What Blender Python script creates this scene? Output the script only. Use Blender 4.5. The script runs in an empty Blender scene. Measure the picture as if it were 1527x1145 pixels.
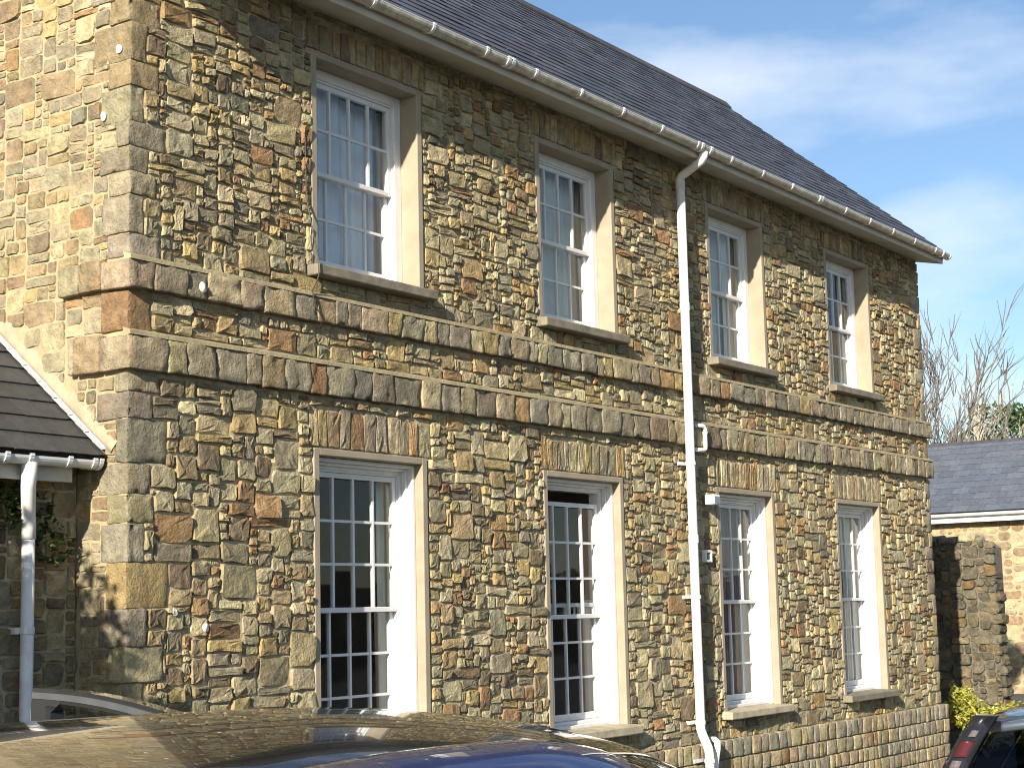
import bpy, math, random
from mathutils import Vector, Matrix, noise

# ------------------------------------------------------------------ camera, sky, sun, exposure
sc = bpy.context.scene
COL = sc.collection
R = math.radians
cam_d = bpy.data.cameras.new("camera"); cam = bpy.data.objects.new("camera", cam_d); COL.objects.link(cam)
cam_d.sensor_width = 36.0; cam_d.lens = 36.0 * 2491.75 / 1527.0
cam_d.clip_start = 0.1; cam_d.clip_end = 2000
FW = Vector((0.81514928, 0.56365394, 0.13351362)); RT = Vector((0.57118102, -0.8204903, -0.02340743)); UP = Vector((-0.09635294, -0.095341, 0.99077051))
CAM = Vector((-7.28209, -8.00847, 2.0))
m3 = Matrix((RT, UP, -FW)).transposed()
cam.matrix_world = Matrix.Translation(CAM) @ m3.to_4x4()
sc.camera = cam

SUN = Vector((3.7, 1.0, -1.5)).normalized()          # direction the light travels
sun_el = math.asin(-SUN.z); sun_az = math.atan2(-SUN.x, -SUN.y)   # azimuth from +Y towards +X
w = bpy.data.worlds.new("World"); sc.world = w; w.use_nodes = True
nt = w.node_tree; nt.nodes.clear()
out = nt.nodes.new("ShaderNodeOutputWorld"); bg = nt.nodes.new("ShaderNodeBackground")
sky = nt.nodes.new("ShaderNodeTexSky"); sky.sky_type = 'NISHITA'; sky.sun_disc = False
sky.sun_elevation = sun_el; sky.sun_rotation = sun_az; sky.altitude = 50
sky.air_density = 1.0; sky.dust_density = 0.6; sky.ozone_density = 3.0
bg.inputs['Strength'].default_value = 0.074
tc = nt.nodes.new("ShaderNodeTexCoord"); mp = nt.nodes.new("ShaderNodeMapping")
mp.inputs['Scale'].default_value = (1.0, 1.0, 3.2); mp.inputs['Location'].default_value = (0.35, 0.1, 0.11)
nz = nt.nodes.new("ShaderNodeTexNoise"); nz.inputs['Scale'].default_value = 4.2; nz.inputs['Detail'].default_value = 7; nz.inputs['Roughness'].default_value = 0.5
rp = nt.nodes.new("ShaderNodeMapRange"); rp.inputs['From Min'].default_value = 0.5; rp.inputs['From Max'].default_value = 0.76; rp.inputs['To Max'].default_value = 0.6
mx = nt.nodes.new("ShaderNodeMix"); mx.data_type = 'RGBA'
mx.inputs['B'].default_value = (8.0, 8.1, 8.3, 1)
L = nt.links.new
L(tc.outputs['Generated'], mp.inputs['Vector']); L(mp.outputs['Vector'], nz.inputs['Vector']); L(nz.outputs['Fac'], rp.inputs['Value'])
L(rp.outputs['Result'], mx.inputs['Factor']); L(sky.outputs['Color'], mx.inputs['A']); L(mx.outputs['Result'], bg.inputs['Color']); L(bg.outputs['Background'], out.inputs['Surface'])

sd = bpy.data.lights.new("sun", 'SUN'); sd.energy = 5.0; sd.angle = R(0.55); sd.color = (1.0, 0.91, 0.78)
so = bpy.data.objects.new("sun", sd); COL.objects.link(so); so.rotation_euler = SUN.to_track_quat('-Z', 'Y').to_euler(); so.location = (-20, -8, 14)
sc.view_settings.view_transform = 'Standard'; sc.view_settings.look = 'None'; sc.view_settings.gamma = 1.0
sc.view_settings.use_curve_mapping = False
sc.view_settings.exposure = 1.05
sc.cycles.pixel_filter_type = 'BLACKMAN_HARRIS'; sc.cycles.filter_width = 1.05
sc.cycles.max_bounces = 8; sc.cycles.transparent_max_bounces = 16

# ------------------------------------------------------------------ helpers
rng = random.Random(11)
U = rng.uniform

def meta(o, label=None, cat=None, group=None, kind=None):
    for k, v in (('label', label), ('category', cat), ('group', group), ('kind', kind)):
        if v: o[k] = v
    return o

def wpos(o):
    p = Vector((0, 0, 0))
    while o is not None:
        p = p + o.location; o = o.parent
    return p

def empty(name, loc, label, cat, group=None):
    o = bpy.data.objects.new(name, None); COL.objects.link(o); o.location = loc; o.empty_display_size = 0.3
    return meta(o, label, cat, group)

def mesh(name, verts, faces, mat, parent=None, col=None, smooth=False, origin=None, world=True, mats=None, fmat=None, kind=None):
    """verts in world coordinates (world=True) or in the parent's own frame"""
    if origin is None:
        n = max(1, len(verts)); origin = Vector((sum(v[0] for v in verts) / n, sum(v[1] for v in verts) / n, sum(v[2] for v in verts) / n))
    origin = Vector(origin)
    me = bpy.data.meshes.new(name)
    me.from_pydata([(v[0] - origin.x, v[1] - origin.y, v[2] - origin.z) for v in verts], [], faces)
    for m in (mats or [mat]): me.materials.append(m)
    if fmat: me.polygons.foreach_set('material_index', fmat)
    if smooth: me.polygons.foreach_set('use_smooth', [True] * len(me.polygons))
    if col is not None:
        a = me.attributes.new('col', 'FLOAT_COLOR', 'POINT')
        flat = []
        if len(col) == 4 and not hasattr(col[0], '__len__'): flat = list(col) * len(verts)
        else:
            for c in col: flat.extend(c)
        a.data.foreach_set('color', flat)
    me.update()
    o = bpy.data.objects.new(name, me); COL.objects.link(o)
    if parent is not None:
        o.parent = parent
        o.location = origin - (wpos(parent) if world else Vector((0, 0, 0)))
    else: o.location = origin
    if kind: o['kind'] = kind
    return o

class Geo:
    def __init__(s): s.v = []; s.f = []; s.c = []
    def add(s, v, f, c=None):
        b = len(s.v); s.v.extend(v); s.f.extend([tuple(i + b for i in q) for q in f])
        if c is not None: s.c.extend([c] * len(v))
    def box(s, x0, x1, y0, y1, z0, z1, b=0.0, c=None):
        if b <= 0:
            v = [(x, y, z) for z in (z0, z1) for y in (y0, y1) for x in (x0, x1)]
            f = [(0, 2, 3, 1), (4, 5, 7, 6), (0, 1, 5, 4), (2, 6, 7, 3), (0, 4, 6, 2), (1, 3, 7, 5)]
            s.add(v, f, c); return s
        v, f = rough_box(x0, x1, y0, y1, z0, z1, 1, 1, 1, b, 0, 0)
        s.add(v, f, c); return s
    def tube(s, pts, rad, n=10, caps=True, c=None):
        pts = [Vector(p) for p in pts]; rs = rad if hasattr(rad, '__len__') else [rad] * len(pts)
        v = []; f = []; prev = None
        for i, p in enumerate(pts):
            d = (pts[min(i + 1, len(pts) - 1)] - pts[max(i - 1, 0)]).normalized()
            a = d.cross(Vector((0, 0, 1)) if abs(d.z) < .9 else Vector((1, 0, 0))).normalized() if prev is None else (prev - d * prev.dot(d)).normalized()
            prev = a; b = d.cross(a)
            for k in range(n):
                t = 2 * math.pi * k / n; v.append(tuple(p + (a * math.cos(t) + b * math.sin(t)) * rs[i]))
        for i in range(len(pts) - 1):
            for k in range(n):
                f.append((i * n + k, i * n + (k + 1) % n, (i + 1) * n + (k + 1) % n, (i + 1) * n + k))
        if caps: f.append(tuple(range(n - 1, -1, -1))); f.append(tuple((len(pts) - 1) * n + k for k in range(n)))
        s.add(v, f, c); return s
    def build(s, name, mat, parent=None, smooth=False, kind=None, **k):
        return mesh(name, s.v, s.f, mat, parent, col=s.c if s.c else None, smooth=smooth, kind=kind, **k)

def rough_box(x0, x1, y0, y1, z0, z1, nx, ny, nz, b, amp, seed):
    """box with rounded arrises and a rough, hewn skin"""
    def params(a0, a1, n):
        d = a1 - a0; e = min(b, d * .3) / d
        return [0, e] + [e + (1 - 2 * e) * k / n for k in range(1, n)] + [1 - e, 1]
    P = [params(x0, x1, nx), params(y0, y1, ny), params(z0, z1, nz)]
    N = [len(p) - 1 for p in P]; idx = {}; v = []; f = []
    cx, cy, cz = (x0 + x1) / 2, (y0 + y1) / 2, (z0 + z1) / 2
    def vert(i, j, k):
        key = (i, j, k)
        if key in idx: return idx[key]
        t = [P[0][i], P[1][j], P[2][k]]
        p = Vector((x0 + (x1 - x0) * t[0], y0 + (y1 - y0) * t[1], z0 + (z1 - z0) * t[2]))
        on = [i in (0, N[0]), j in (0, N[1]), k in (0, N[2])]; c = sum(on)
        nrm = Vector((0 if not on[0] else (1 if i else -1), 0 if not on[1] else (1 if j else -1), 0 if not on[2] else (1 if k else -1)))
        if c > 1: p -= nrm * b * (.36 if c == 2 else .46)
        if amp:
            q = Vector((p.x * 9 + seed * 7.3, p.y * 9 + seed * 3.1, p.z * 9 + seed))
            p += nrm.normalized() * amp * (noise.noise(q) * .9 + noise.noise(q * 2.7) * .6)
        idx[key] = len(v); v.append(tuple(p)); return idx[key]
    for i in range(N[0]):
        for k in range(N[2]):
            f.append((vert(i, 0, k), vert(i + 1, 0, k), vert(i + 1, 0, k + 1), vert(i, 0, k + 1)))
            f.append((vert(i, N[1], k), vert(i, N[1], k + 1), vert(i + 1, N[1], k + 1), vert(i + 1, N[1], k)))
    for j in range(N[1]):
        for k in range(N[2]):
            f.append((vert(0, j, k), vert(0, j, k + 1), vert(0, j + 1, k + 1), vert(0, j + 1, k)))
            f.append((vert(N[0], j, k), vert(N[0], j + 1, k), vert(N[0], j + 1, k + 1), vert(N[0], j, k + 1)))
    for i in range(N[0]):
        for j in range(N[1]):
            f.append((vert(i, j, 0), vert(i, j + 1, 0), vert(i + 1, j + 1, 0), vert(i + 1, j, 0)))
            f.append((vert(i, j, N[2]), vert(i + 1, j, N[2]), vert(i + 1, j + 1, N[2]), vert(i, j + 1, N[2])))
    return v, f

# ------------------------------------------------------------------ materials
def new_mat(name):
    m = bpy.data.materials.new(name); m.use_nodes = True
    t = m.node_tree; return m, t, t.nodes['Principled BSDF']

def node(t, typ, **kw):
    n = t.nodes.new(typ)
    for k, v in kw.items():
        if k in n.inputs: n.inputs[k].default_value = v
        else: setattr(n, k, v)
    return n

def plain(name, col, rough=.5, metal=0, var=0.12, scale=6, bump=0.0, bscale=60, coat=0, spec=.5, dirt=None, dirt_amt=.5):
    m, t, b = new_mat(name); l = t.links.new
    g = node(t, 'ShaderNodeNewGeometry'); n = node(t, 'ShaderNodeTexNoise', Scale=scale, Detail=6.0)
    l(g.outputs['Position'], n.inputs['Vector'])
    mr = node(t, 'ShaderNodeMapRange'); mr.inputs['From Min'].default_value = .3; mr.inputs['From Max'].default_value = .7
    mr.inputs['To Min'].default_value = 1 - var; mr.inputs['To Max'].default_value = 1 + var
    l(n.outputs['Fac'], mr.inputs['Value'])
    mul = node(t, 'ShaderNodeMix', data_type='RGBA', blend_type='MULTIPLY'); mul.inputs['Factor'].default_value = 1
    mul.inputs['A'].default_value = (*col, 1); l(mr.outputs['Result'], mul.inputs['B'])
    last = mul.outputs['Result']
    if dirt:
        n2 = node(t, 'ShaderNodeTexNoise', Scale=scale * .7, Detail=8.0, Roughness=.7); l(g.outputs['Position'], n2.inputs['Vector'])
        r2 = node(t, 'ShaderNodeMapRange'); r2.inputs['From Min'].default_value = .48; r2.inputs['From Max'].default_value = .72; r2.inputs['To Max'].default_value = dirt_amt
        l(n2.outputs['Fac'], r2.inputs['Value'])
        mm = node(t, 'ShaderNodeMix', data_type='RGBA'); mm.inputs['B'].default_value = (*dirt, 1)
        l(r2.outputs['Result'], mm.inputs['Factor']); l(last, mm.inputs['A']); last = mm.outputs['Result']
    l(last, b.inputs['Base Color'])
    b.inputs['Roughness'].default_value = rough; b.inputs['Metallic'].default_value = metal; b.inputs['Coat Weight'].default_value = coat
    b.inputs['Coat Roughness'].default_value = .02; b.inputs['Specular IOR Level'].default_value = spec
    if bump:
        n3 = node(t, 'ShaderNodeTexNoise', Scale=bscale, Detail=6.0, Roughness=.65); l(g.outputs['Position'], n3.inputs['Vector'])
        bp = node(t, 'ShaderNodeBump', Strength=bump, Distance=.01); l(n3.outputs['Fac'], bp.inputs['Height']); l(bp.outputs['Normal'], b.inputs['Normal'])
    return m

def stone_mat(name, bump=.9, dist=.02, fine=22, lichen=.5):
    m, t, b = new_mat(name); l = t.links.new
    g = node(t, 'ShaderNodeNewGeometry'); at = node(t, 'ShaderNodeAttribute', attribute_name='col')
    off = node(t, 'ShaderNodeVectorMath', operation='SCALE'); comb = node(t, 'ShaderNodeCombineXYZ')
    for k in ('X', 'Y', 'Z'): l(at.outputs['Alpha'], comb.inputs[k])
    l(comb.outputs[0], off.inputs[0]); off.inputs['Scale'].default_value = 37.0
    add = node(t, 'ShaderNodeVectorMath', operation='ADD'); l(g.outputs['Position'], add.inputs[0]); l(off.outputs[0], add.inputs[1])
    V = add.outputs[0]
    def nz(scale, det=6.0, rough=.6):
        n = node(t, 'ShaderNodeTexNoise', Scale=scale, Detail=det, Roughness=rough); l(V, n.inputs['Vector']); return n.outputs['Fac']
    def rng_(src, a, bb, lo, hi):
        r = node(t, 'ShaderNodeMapRange'); r.inputs['From Min'].default_value = a; r.inputs['From Max'].default_value = bb
        r.inputs['To Min'].default_value = lo; r.inputs['To Max'].default_value = hi; l(src, r.inputs['Value']); return r.outputs['Result']
    c = at.outputs['Color']
    mu = node(t, 'ShaderNodeMix', data_type='RGBA', blend_type='MULTIPLY'); mu.inputs['Factor'].default_value = 1
    l(c, mu.inputs['A']); l(rng_(nz(9, 8, .7), .3, .7, .55, 1.4), mu.inputs['B']); c = mu.outputs['Result']
    # iron staining, grey weathering and pale lichen
    for (sc_, a, bb, hi, tint) in ((5.5, .52, .7, .48, (.34, .215, .09)), (7.5, .52, .7, .6, (.2, .18, .135)), (16, .62, .74, lichen, (.5, .48, .4))):
        mm = node(t, 'ShaderNodeMix', data_type='RGBA'); mm.inputs['B'].default_value = (*tint, 1)
        o2 = node(t, 'ShaderNodeVectorMath', operation='ADD'); l(V, o2.inputs[0]); o2.inputs[1].default_value = (sc_ * 3, sc_, sc_ * 7)
        n = node(t, 'ShaderNodeTexNoise', Scale=sc_, Detail=7.0, Roughness=.65); l(o2.outputs[0], n.inputs['Vector'])
        l(rng_(n.outputs['Fac'], a, bb, 0, hi), mm.inputs['Factor']); l(c, mm.inputs['A']); c = mm.outputs['Result']
    l(c, b.inputs['Base Color']); b.inputs['Roughness'].default_value = .92; b.inputs['Specular IOR Level'].default_value = .25
    h = node(t, 'ShaderNodeMath', operation='ADD'); h2 = node(t, 'ShaderNodeMath', operation='MULTIPLY'); h2.inputs[1].default_value = .45
    l(nz(fine * 3.2, 5, .7), h2.inputs[0]); l(nz(fine, 7, .65), h.inputs[0]); l(h2.outputs[0], h.inputs[1])
    bp = node(t, 'ShaderNodeBump', Strength=bump, Distance=dist); l(h.outputs[0], bp.inputs['Height']); l(bp.outputs['Normal'], b.inputs['Normal'])
    return m

M = {}
M['stone'] = stone_mat('rubble_stone', 1.0, .034, 17, .5)
M['dressed'] = stone_mat('hewn_stone', 1.0, .045, 18, .4)
M['mortar'] = plain('lime_mortar', (.42, .355, .23), .95, var=.3, scale=14, bump=.9, bscale=45, dirt=(.2, .17, .11), dirt_amt=.6)
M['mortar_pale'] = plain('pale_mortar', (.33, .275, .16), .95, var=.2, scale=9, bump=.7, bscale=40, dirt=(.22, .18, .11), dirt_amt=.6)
M['render'] = plain('window_render', (.31, .265, .19), .85, var=.12, scale=5, bump=.25, bscale=90, dirt=(.27, .23, .16), dirt_amt=.55)
M['sill'] = plain('sill_stone', (.42, .36, .25), .9, var=.2, scale=8, bump=.4, bscale=60, dirt=(.16, .15, .12), dirt_amt=.7)
M['sill_weathered'] = plain('weathered_sill_stone', (.2, .175, .125), .92, var=.25, scale=8, bump=.4, bscale=60, dirt=(.09, .085, .07), dirt_amt=.7)
M['white'] = plain('white_paint', (.68, .68, .66), .35, var=.05, scale=7, bump=.08, bscale=40)
M['pvc'] = plain('white_plastic', (.74, .74, .71), .35, var=.06, scale=9, dirt=(.45, .43, .35), dirt_amt=.55)
M['gutter'] = plain('weathered_gutter_plastic', (.5, .47, .38), .4, var=.25, scale=12, dirt=(.2, .19, .12), dirt_amt=.8)
M['soffit'] = plain('painted_soffit', (.52, .49, .41), .6, var=.12, scale=4, dirt=(.4, .36, .27), dirt_amt=.4)
M['curtain'] = plain('net_curtain', (.82, .86, .92), .9, var=.06, scale=8)
M['curtain_cream'] = plain('cream_curtain', (.74, .74, .68), .9, var=.06, scale=8)
M['curtain_plum'] = plain('plum_curtain', (.2, .15, .15), .9, var=.06, scale=8)
M['blind'] = plain('grey_blind', (.5, .55, .54), .8, var=.04, scale=3)
M['room'] = plain('room_plaster', (.42, .36, .3), .9)
M['lead'] = plain('lead_flashing', (.42, .43, .44), .5, var=.2, scale=12, bump=.3, bscale=30)
M['black'] = plain('black_rubber', (.012, .012, .013), .6, var=.1)
M['cable'] = plain('cable_sheath', (.05, .045, .04), .6)
M['steel'] = plain('grey_steel', (.35, .36, .37), .35, metal=.8)
M['paint_dark'] = plain('dark_panel', (.05, .055, .06), .5)
M['lichen'] = plain('white_lichen', (.8, .78, .7), .95, var=.1)

def slate_mat(name, base, warm, rough=.5):
    m, t, b = new_mat(name); l = t.links.new
    g = node(t, 'ShaderNodeNewGeometry'); at = node(t, 'ShaderNodeAttribute', attribute_name='col')
    n = node(t, 'ShaderNodeTexNoise', Scale=14.0, Detail=7.0, Roughness=.7); l(g.outputs['Position'], n.inputs['Vector'])
    mm = node(t, 'ShaderNodeMix', data_type='RGBA'); mm.inputs['A'].default_value = (*base, 1); mm.inputs['B'].default_value = (*warm, 1)
    l(at.outputs['Alpha'], mm.inputs['Factor'])
    mr = node(t, 'ShaderNodeMapRange'); mr.inputs['From Min'].default_value = .3; mr.inputs['From Max'].default_value = .7; mr.inputs['To Min'].default_value = .7; mr.inputs['To Max'].default_value = 1.35
    l(n.outputs['Fac'], mr.inputs['Value'])
    mu = node(t, 'ShaderNodeMix', data_type='RGBA', blend_type='MULTIPLY'); mu.inputs['Factor'].default_value = 1
    l(mm.outputs['Result'], mu.inputs['A']); l(mr.outputs['Result'], mu.inputs['B'])
    mv = node(t, 'ShaderNodeMix', data_type='RGBA', blend_type='MULTIPLY'); mv.inputs['Factor'].default_value = 1
    l(mu.outputs['Result'], mv.inputs['A']); l(at.outputs['Color'], mv.inputs['B'])
    l(mv.outputs['Result'], b.inputs['Base Color']); b.inputs['Roughness'].default_value = rough
    bp = node(t, 'ShaderNodeBump', Strength=.4, Distance=.006); n2 = node(t, 'ShaderNodeTexNoise', Scale=50.0, Detail=5.0); l(g.outputs['Position'], n2.inputs['Vector'])
    l(n2.outputs['Fac'], bp.inputs['Height']); l(bp.outputs['Normal'], b.inputs['Normal'])
    return m
M['slate'] = slate_mat('blue_slate', (.047, .054, .068), (.066, .058, .06))
M['slate_dark'] = slate_mat('dark_slate', (.04, .042, .045), (.05, .05, .05), .6)
M['slate_blue'] = slate_mat('outbuilding_slate', (.085, .1, .125), (.1, .11, .13), .6)
M['ridge'] = plain('ridge_tile', (.05, .05, .055), .7, var=.3, scale=5)

def glass_mat(name, tint=(1, 1, 1), ior=1.5):
    m = bpy.data.materials.new(name); m.use_nodes = True; t = m.node_tree; t.nodes.clear(); l = t.links.new
    o = t.nodes.new('ShaderNodeOutputMaterial'); mix = t.nodes.new('ShaderNodeMixShader'); fr = t.nodes.new('ShaderNodeFresnel'); fr.inputs['IOR'].default_value = ior
    tr = t.nodes.new('ShaderNodeBsdfTransparent'); tr.inputs['Color'].default_value = (*tint, 1)
    gl = t.nodes.new('ShaderNodeBsdfGlossy'); gl.inputs['Roughness'].default_value = .015
    ge = t.nodes.new('ShaderNodeNewGeometry'); sub = t.nodes.new('ShaderNodeMath'); sub.operation = 'SUBTRACT'; sub.inputs[0].default_value = 1; mu = t.nodes.new('ShaderNodeMath'); mu.operation = 'MULTIPLY'
    l(ge.outputs['Backfacing'], sub.inputs[1]); l(sub.outputs[0], mu.inputs[0]); l(fr.outputs[0], mu.inputs[1])
    l(mu.outputs[0], mix.inputs[0]); l(tr.outputs[0], mix.inputs[1]); l(gl.outputs[0], mix.inputs[2]); l(mix.outputs[0], o.inputs['Surface'])
    return m
M['glass'] = glass_mat('window_glass', (.93, .95, .95), 1.55)
M['car_glass'] = glass_mat('tinted_car_glass', (.14, .15, .16), 1.5)

def leaf_mat(name, c1, c2, trans=.35):
    m = bpy.data.materials.new(name); m.use_nodes = True; t = m.node_tree; l = t.links.new; b = t.nodes['Principled BSDF']
    at = node(t, 'ShaderNodeAttribute', attribute_name='col'); mm = node(t, 'ShaderNodeMix', data_type='RGBA')
    mm.inputs['A'].default_value = (*c1, 1); mm.inputs['B'].default_value = (*c2, 1); l(at.outputs['Alpha'], mm.inputs['Factor'])
    l(mm.outputs['Result'], b.inputs['Base Color']); b.inputs['Roughness'].default_value = .5
    tr = t.nodes.new('ShaderNodeBsdfTranslucent'); l(mm.outputs['Result'], tr.inputs['Color'])
    mix = t.nodes.new('ShaderNodeMixShader'); mix.inputs[0].default_value = trans
    o = t.nodes['Material Output']; l(b.outputs[0], mix.inputs[1]); l(tr.outputs[0], mix.inputs[2]); l(mix.outputs[0], o.inputs['Surface'])
    return m
M['shrub'] = leaf_mat('shrub_leaf', (.16, .21, .025), (.58, .52, .1))
M['ivy'] = leaf_mat('ivy_leaf', (.03, .055, .012), (.06, .1, .025))
M['evergreen'] = leaf_mat('evergreen_leaf', (.025, .06, .012), (.08, .14, .025))
M['hedge'] = leaf_mat('hedge_leaf', (.025, .035, .012), (.06, .07, .025))
M['bark'] = plain('pale_bark', (.42, .38, .29), .9, var=.3, scale=6, bump=.4)
M['bark_dark'] = plain('dark_bark', (.15, .13, .105), .9, var=.3, scale=6, bump=.4)

# ------------------------------------------------------------------ ground
def gz(x, y):
    t = max(0., min(1., (-.6 - y) / 2.2)); t = t * t * (3 - 2 * t)
    q = max(0., min(1., (x + 2) / 2)); q = q * q * (3 - 2 * q)
    e = max(0., min(1., (x - 14) / 12)); e = e * e * (3 - 2 * e)
    return -.2 + .53 * t * (1 - .45 * q) * (1 - e) + .2 * e
def lin(a, b, n): return [a + (b - a) * i / n for i in range(n)]
gx = [-900, -300, -100, -40] + lin(-20, 34, 90) + [34, 60, 120, 300, 900]
gy = [-900, -300, -100, -40] + lin(-20, 14, 68) + [14, 40, 120, 300, 900]
gv = [(x, y, gz(x, y) + (noise.noise((x * .8, y * .8, 0)) * .008)) for y in gy for x in gx]
nx_ = len(gx); gf = [(j * nx_ + i, j * nx_ + i + 1, (j + 1) * nx_ + i + 1, (j + 1) * nx_ + i) for j in range(len(gy) - 1) for i in range(nx_ - 1)]
M['asphalt'] = plain('asphalt', (.06, .06, .06), .9, var=.3, scale=3, bump=.6, bscale=120, dirt=(.1, .095, .085), dirt_amt=.5)
mesh('ground', gv, gf, M['asphalt'], smooth=True, origin=(0, 0, 0), kind='structure')

# ------------------------------------------------------------------ rubble stone generator
PAL = [((.40, .338, .19), 6), ((.355, .308, .187), 6), ((.40, .305, .142), 3.8), ((.305, .238, .132), 4.5), ((.295, .26, .168), 4), ((.30, .185, .092), 1.7), ((.205, .16, .1), 2.2), ((.47, .405, .245), 4), ((.345, .225, .105), 1), ((.2, .178, .13), 1.2)]
PALW = [p[1] for p in PAL]
def stone_col(bias=None, lo=.8, hi=1.2, r=rng):
    c = bias if bias and r.random() < .6 else r.choices(PAL, PALW)[0][0]
    k = r.uniform(lo, hi); j = lambda: r.uniform(.97, 1.03)
    return (c[0] * k * j(), c[1] * k * j(), c[2] * k * j(), r.random())

FR = dict(front=(Vector((1, 0, 0)), Vector((0, 0, 1)), Vector((0, -1, 0))), left=(Vector((0, -1, 0)), Vector((0, 0, 1)), Vector((-1, 0, 0))))
def warp(u, v, a):
    n = noise.noise_vector((u * 3.1, v * 3.1, 4.2)); n2 = noise.noise_vector((u * 9, v * 9, 1.7))
    return u + (n.x * .8 + n2.x * .35) * a, v + (n.y * 1.0 + n2.y * .4) * a

def stone_geo(u0, u1, v0, v1, O, fr, p, gap, wa, ch=(.05, .5), tiltk=.13, jit=.0045):
    A, B, N = fr; w_, h_ = u1 - u0, v1 - v0; mn = min(w_, h_)
    u0 += gap; u1 -= gap; v0 += gap; v1 -= gap
    cu, cv = (u0 + u1) / 2, (v0 + v1) / 2
    def c(): return U(*ch) * mn * .5
    pts = []
    a, b = c(), c(); pts += [(u0, v0 + a), (u0 + b, v0)]
    pts.append((cu + U(-.2, .2) * w_, v0 + U(-.03, .05) * mn))
    a, b = c(), c(); pts += [(u1 - b, v0), (u1, v0 + a)]
    a, b = c(), c(); pts += [(u1, v1 - a), (u1 - b, v1)]
    pts.append((cu + U(-.2, .2) * w_, v1 + U(-.05, .03) * mn))
    a, b = c(), c(); pts += [(u0 + b, v1), (u0, v1 - a)]
    pts = [warp(x, y, wa) for x, y in pts]; cu, cv = warp(cu, cv, wa)
    tu, tv = U(-1, 1) * tiltk, U(-1, 1) * tiltk
    n = len(pts); V = []; F = []
    def put(x, y, z): V.append(tuple(O + A * x + B * y + N * z))
    ins = min(.006, .08 * mn)
    def H(x, y, k): return p * k + (x - cu) * tu + (y - cv) * tv + U(-jit, jit)
    for x, y in pts: put(x, y, -.006)
    for x, y in pts:
        d = math.hypot(x - cu, y - cv); s = 1 - ins / d
        X, Y = cu + (x - cu) * s, cv + (y - cv) * s; put(X, Y, max(.001, H(X, Y, U(.82, 1.0))))
    for x, y in pts:
        s = U(.45, .68); X, Y = cu + (x - cu) * s, cv + (y - cv) * s; put(X, Y, max(.002, H(X, Y, U(.9, 1.12))))
    put(cu + U(-.1, .1) * w_, cv + U(-.1, .1) * h_, max(.003, H(cu, cv, U(.92, 1.15))))
    for r_ in range(2):
        for k in range(n): F.append((r_ * n + k, r_ * n + (k + 1) % n, (r_ + 1) * n + (k + 1) % n, (r_ + 1) * n + k))
    for k in range(n): F.append((2 * n + k, 2 * n + (k + 1) % n, 3 * n))
    return V, F

def pack(u0, u1, v0, v1, cell, blocked, sizefn, r):
    """fill a wall face with stones of many sizes, bedded on one another"""
    nu, nv = int(round((u1 - u0) / cell)), int(round((v1 - v0) / cell))
    occ = [bytearray(nu) for _ in range(nv)]
    for (a, b, c, d) in blocked:
        i0, i1 = max(0, int(round((a - u0) / cell))), min(nu, int(round((b - u0) / cell)))
        for j in range(max(0, int(round((c - v0) / cell))), min(nv, int(round((d - v0) / cell)))):
            for i in range(i0, i1): occ[j][i] = 1
    res = []
    for j in range(nv):
        row = occ[j]; i = 0
        while i < nu:
            if row[i]: i += 1; continue
            run = i
            while run < nu and not row[run] and run - i < 26: run += 1
            run -= i
            w_, h_ = sizefn(u0 + i * cell, v0 + j * cell, r)
            W_, H_ = max(2, int(round(w_ / cell))), max(2, int(round(h_ / cell)))
            W_ = min(W_, run)
            if 0 < run - W_ < 3: W_ = run if run <= 7 or r.random() < .5 else max(1, run - 3)
            if r.random() > .1: H_ = min(H_, max(2, int(W_ * (.95 if r.random() < .7 else 1.4))))
            hh = 0
            while hh < H_ and j + hh < nv and not any(occ[j + hh][i:i + W_]): hh += 1
            # do not leave a thin slot above
            k = hh
            while k < hh + 2 and j + k < nv and not any(occ[j + k][i:i + W_]): k += 1
            if k < hh + 2: hh = k
            for jj in range(j, j + hh):
                for ii in range(i, i + W_): occ[jj][ii] = 1
            res.append((u0 + i * cell, u0 + (i + W_) * cell, v0 + j * cell, v0 + (j + hh) * cell)); i += W_
    return res

def seen(P):
    d = Vector(P) - CAM; k = d.dot(FW)
    if k < .5: return None
    return 763.5 + 2491.75 * d.dot(RT) / k, 572.5 - 2491.75 * d.dot(UP) / k, k

def emit(stones, parent, mat, name='stone', mass='rubble_stones', limit=300, smooth=False):
    """stones: (score, V, F, col); the largest seen become objects of their own, the rest one mass"""
    stones.sort(key=lambda s: -s[0]); g = Geo()
    for i, (s_, V, F, c, par) in enumerate(stones):
        if i < limit: mesh(name, V, F, mat, par or parent, col=c, smooth=smooth)
        else: g.add(V, F, c)
    if g.v: g.build(mass, mat, parent, smooth=smooth, kind='stuff')

def score(V, N):
    n = len(V); c = Vector((sum(v[0] for v in V) / n, sum(v[1] for v in V) / n, sum(v[2] for v in V) / n))
    q = seen(c)
    if not q or not (-15 < q[0] < 1542 and -15 < q[1] < 1160): return 0
    vd = (CAM - c).normalized(); ext = max((Vector(v) - c).length for v in V)
    return abs(vd.dot(N)) * ext / q[2] * (ext * .6) / q[2] * 1e4

# ------------------------------------------------------------------ main building
BL, BD, ZE = 13.84, 5.55, 6.47
B = empty('stone_building', (0, 0, 0), 'long two storey brown rubble stone building with eight white sash windows and slate roof', 'building')
WX = [1.745, 4.715, 7.88, 10.82]; WW = 1.33
ROWS = {'u': dict(zs=4.515, zt=6.16), 'l': dict(zs=.935, zt=3.187)}
openings = []
for k in ROWS:
    for x in WX: openings.append((x + .03, x + WW - .03, ROWS[k]['zs'] - .04, ROWS[k]['zt'] - .03))

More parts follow.
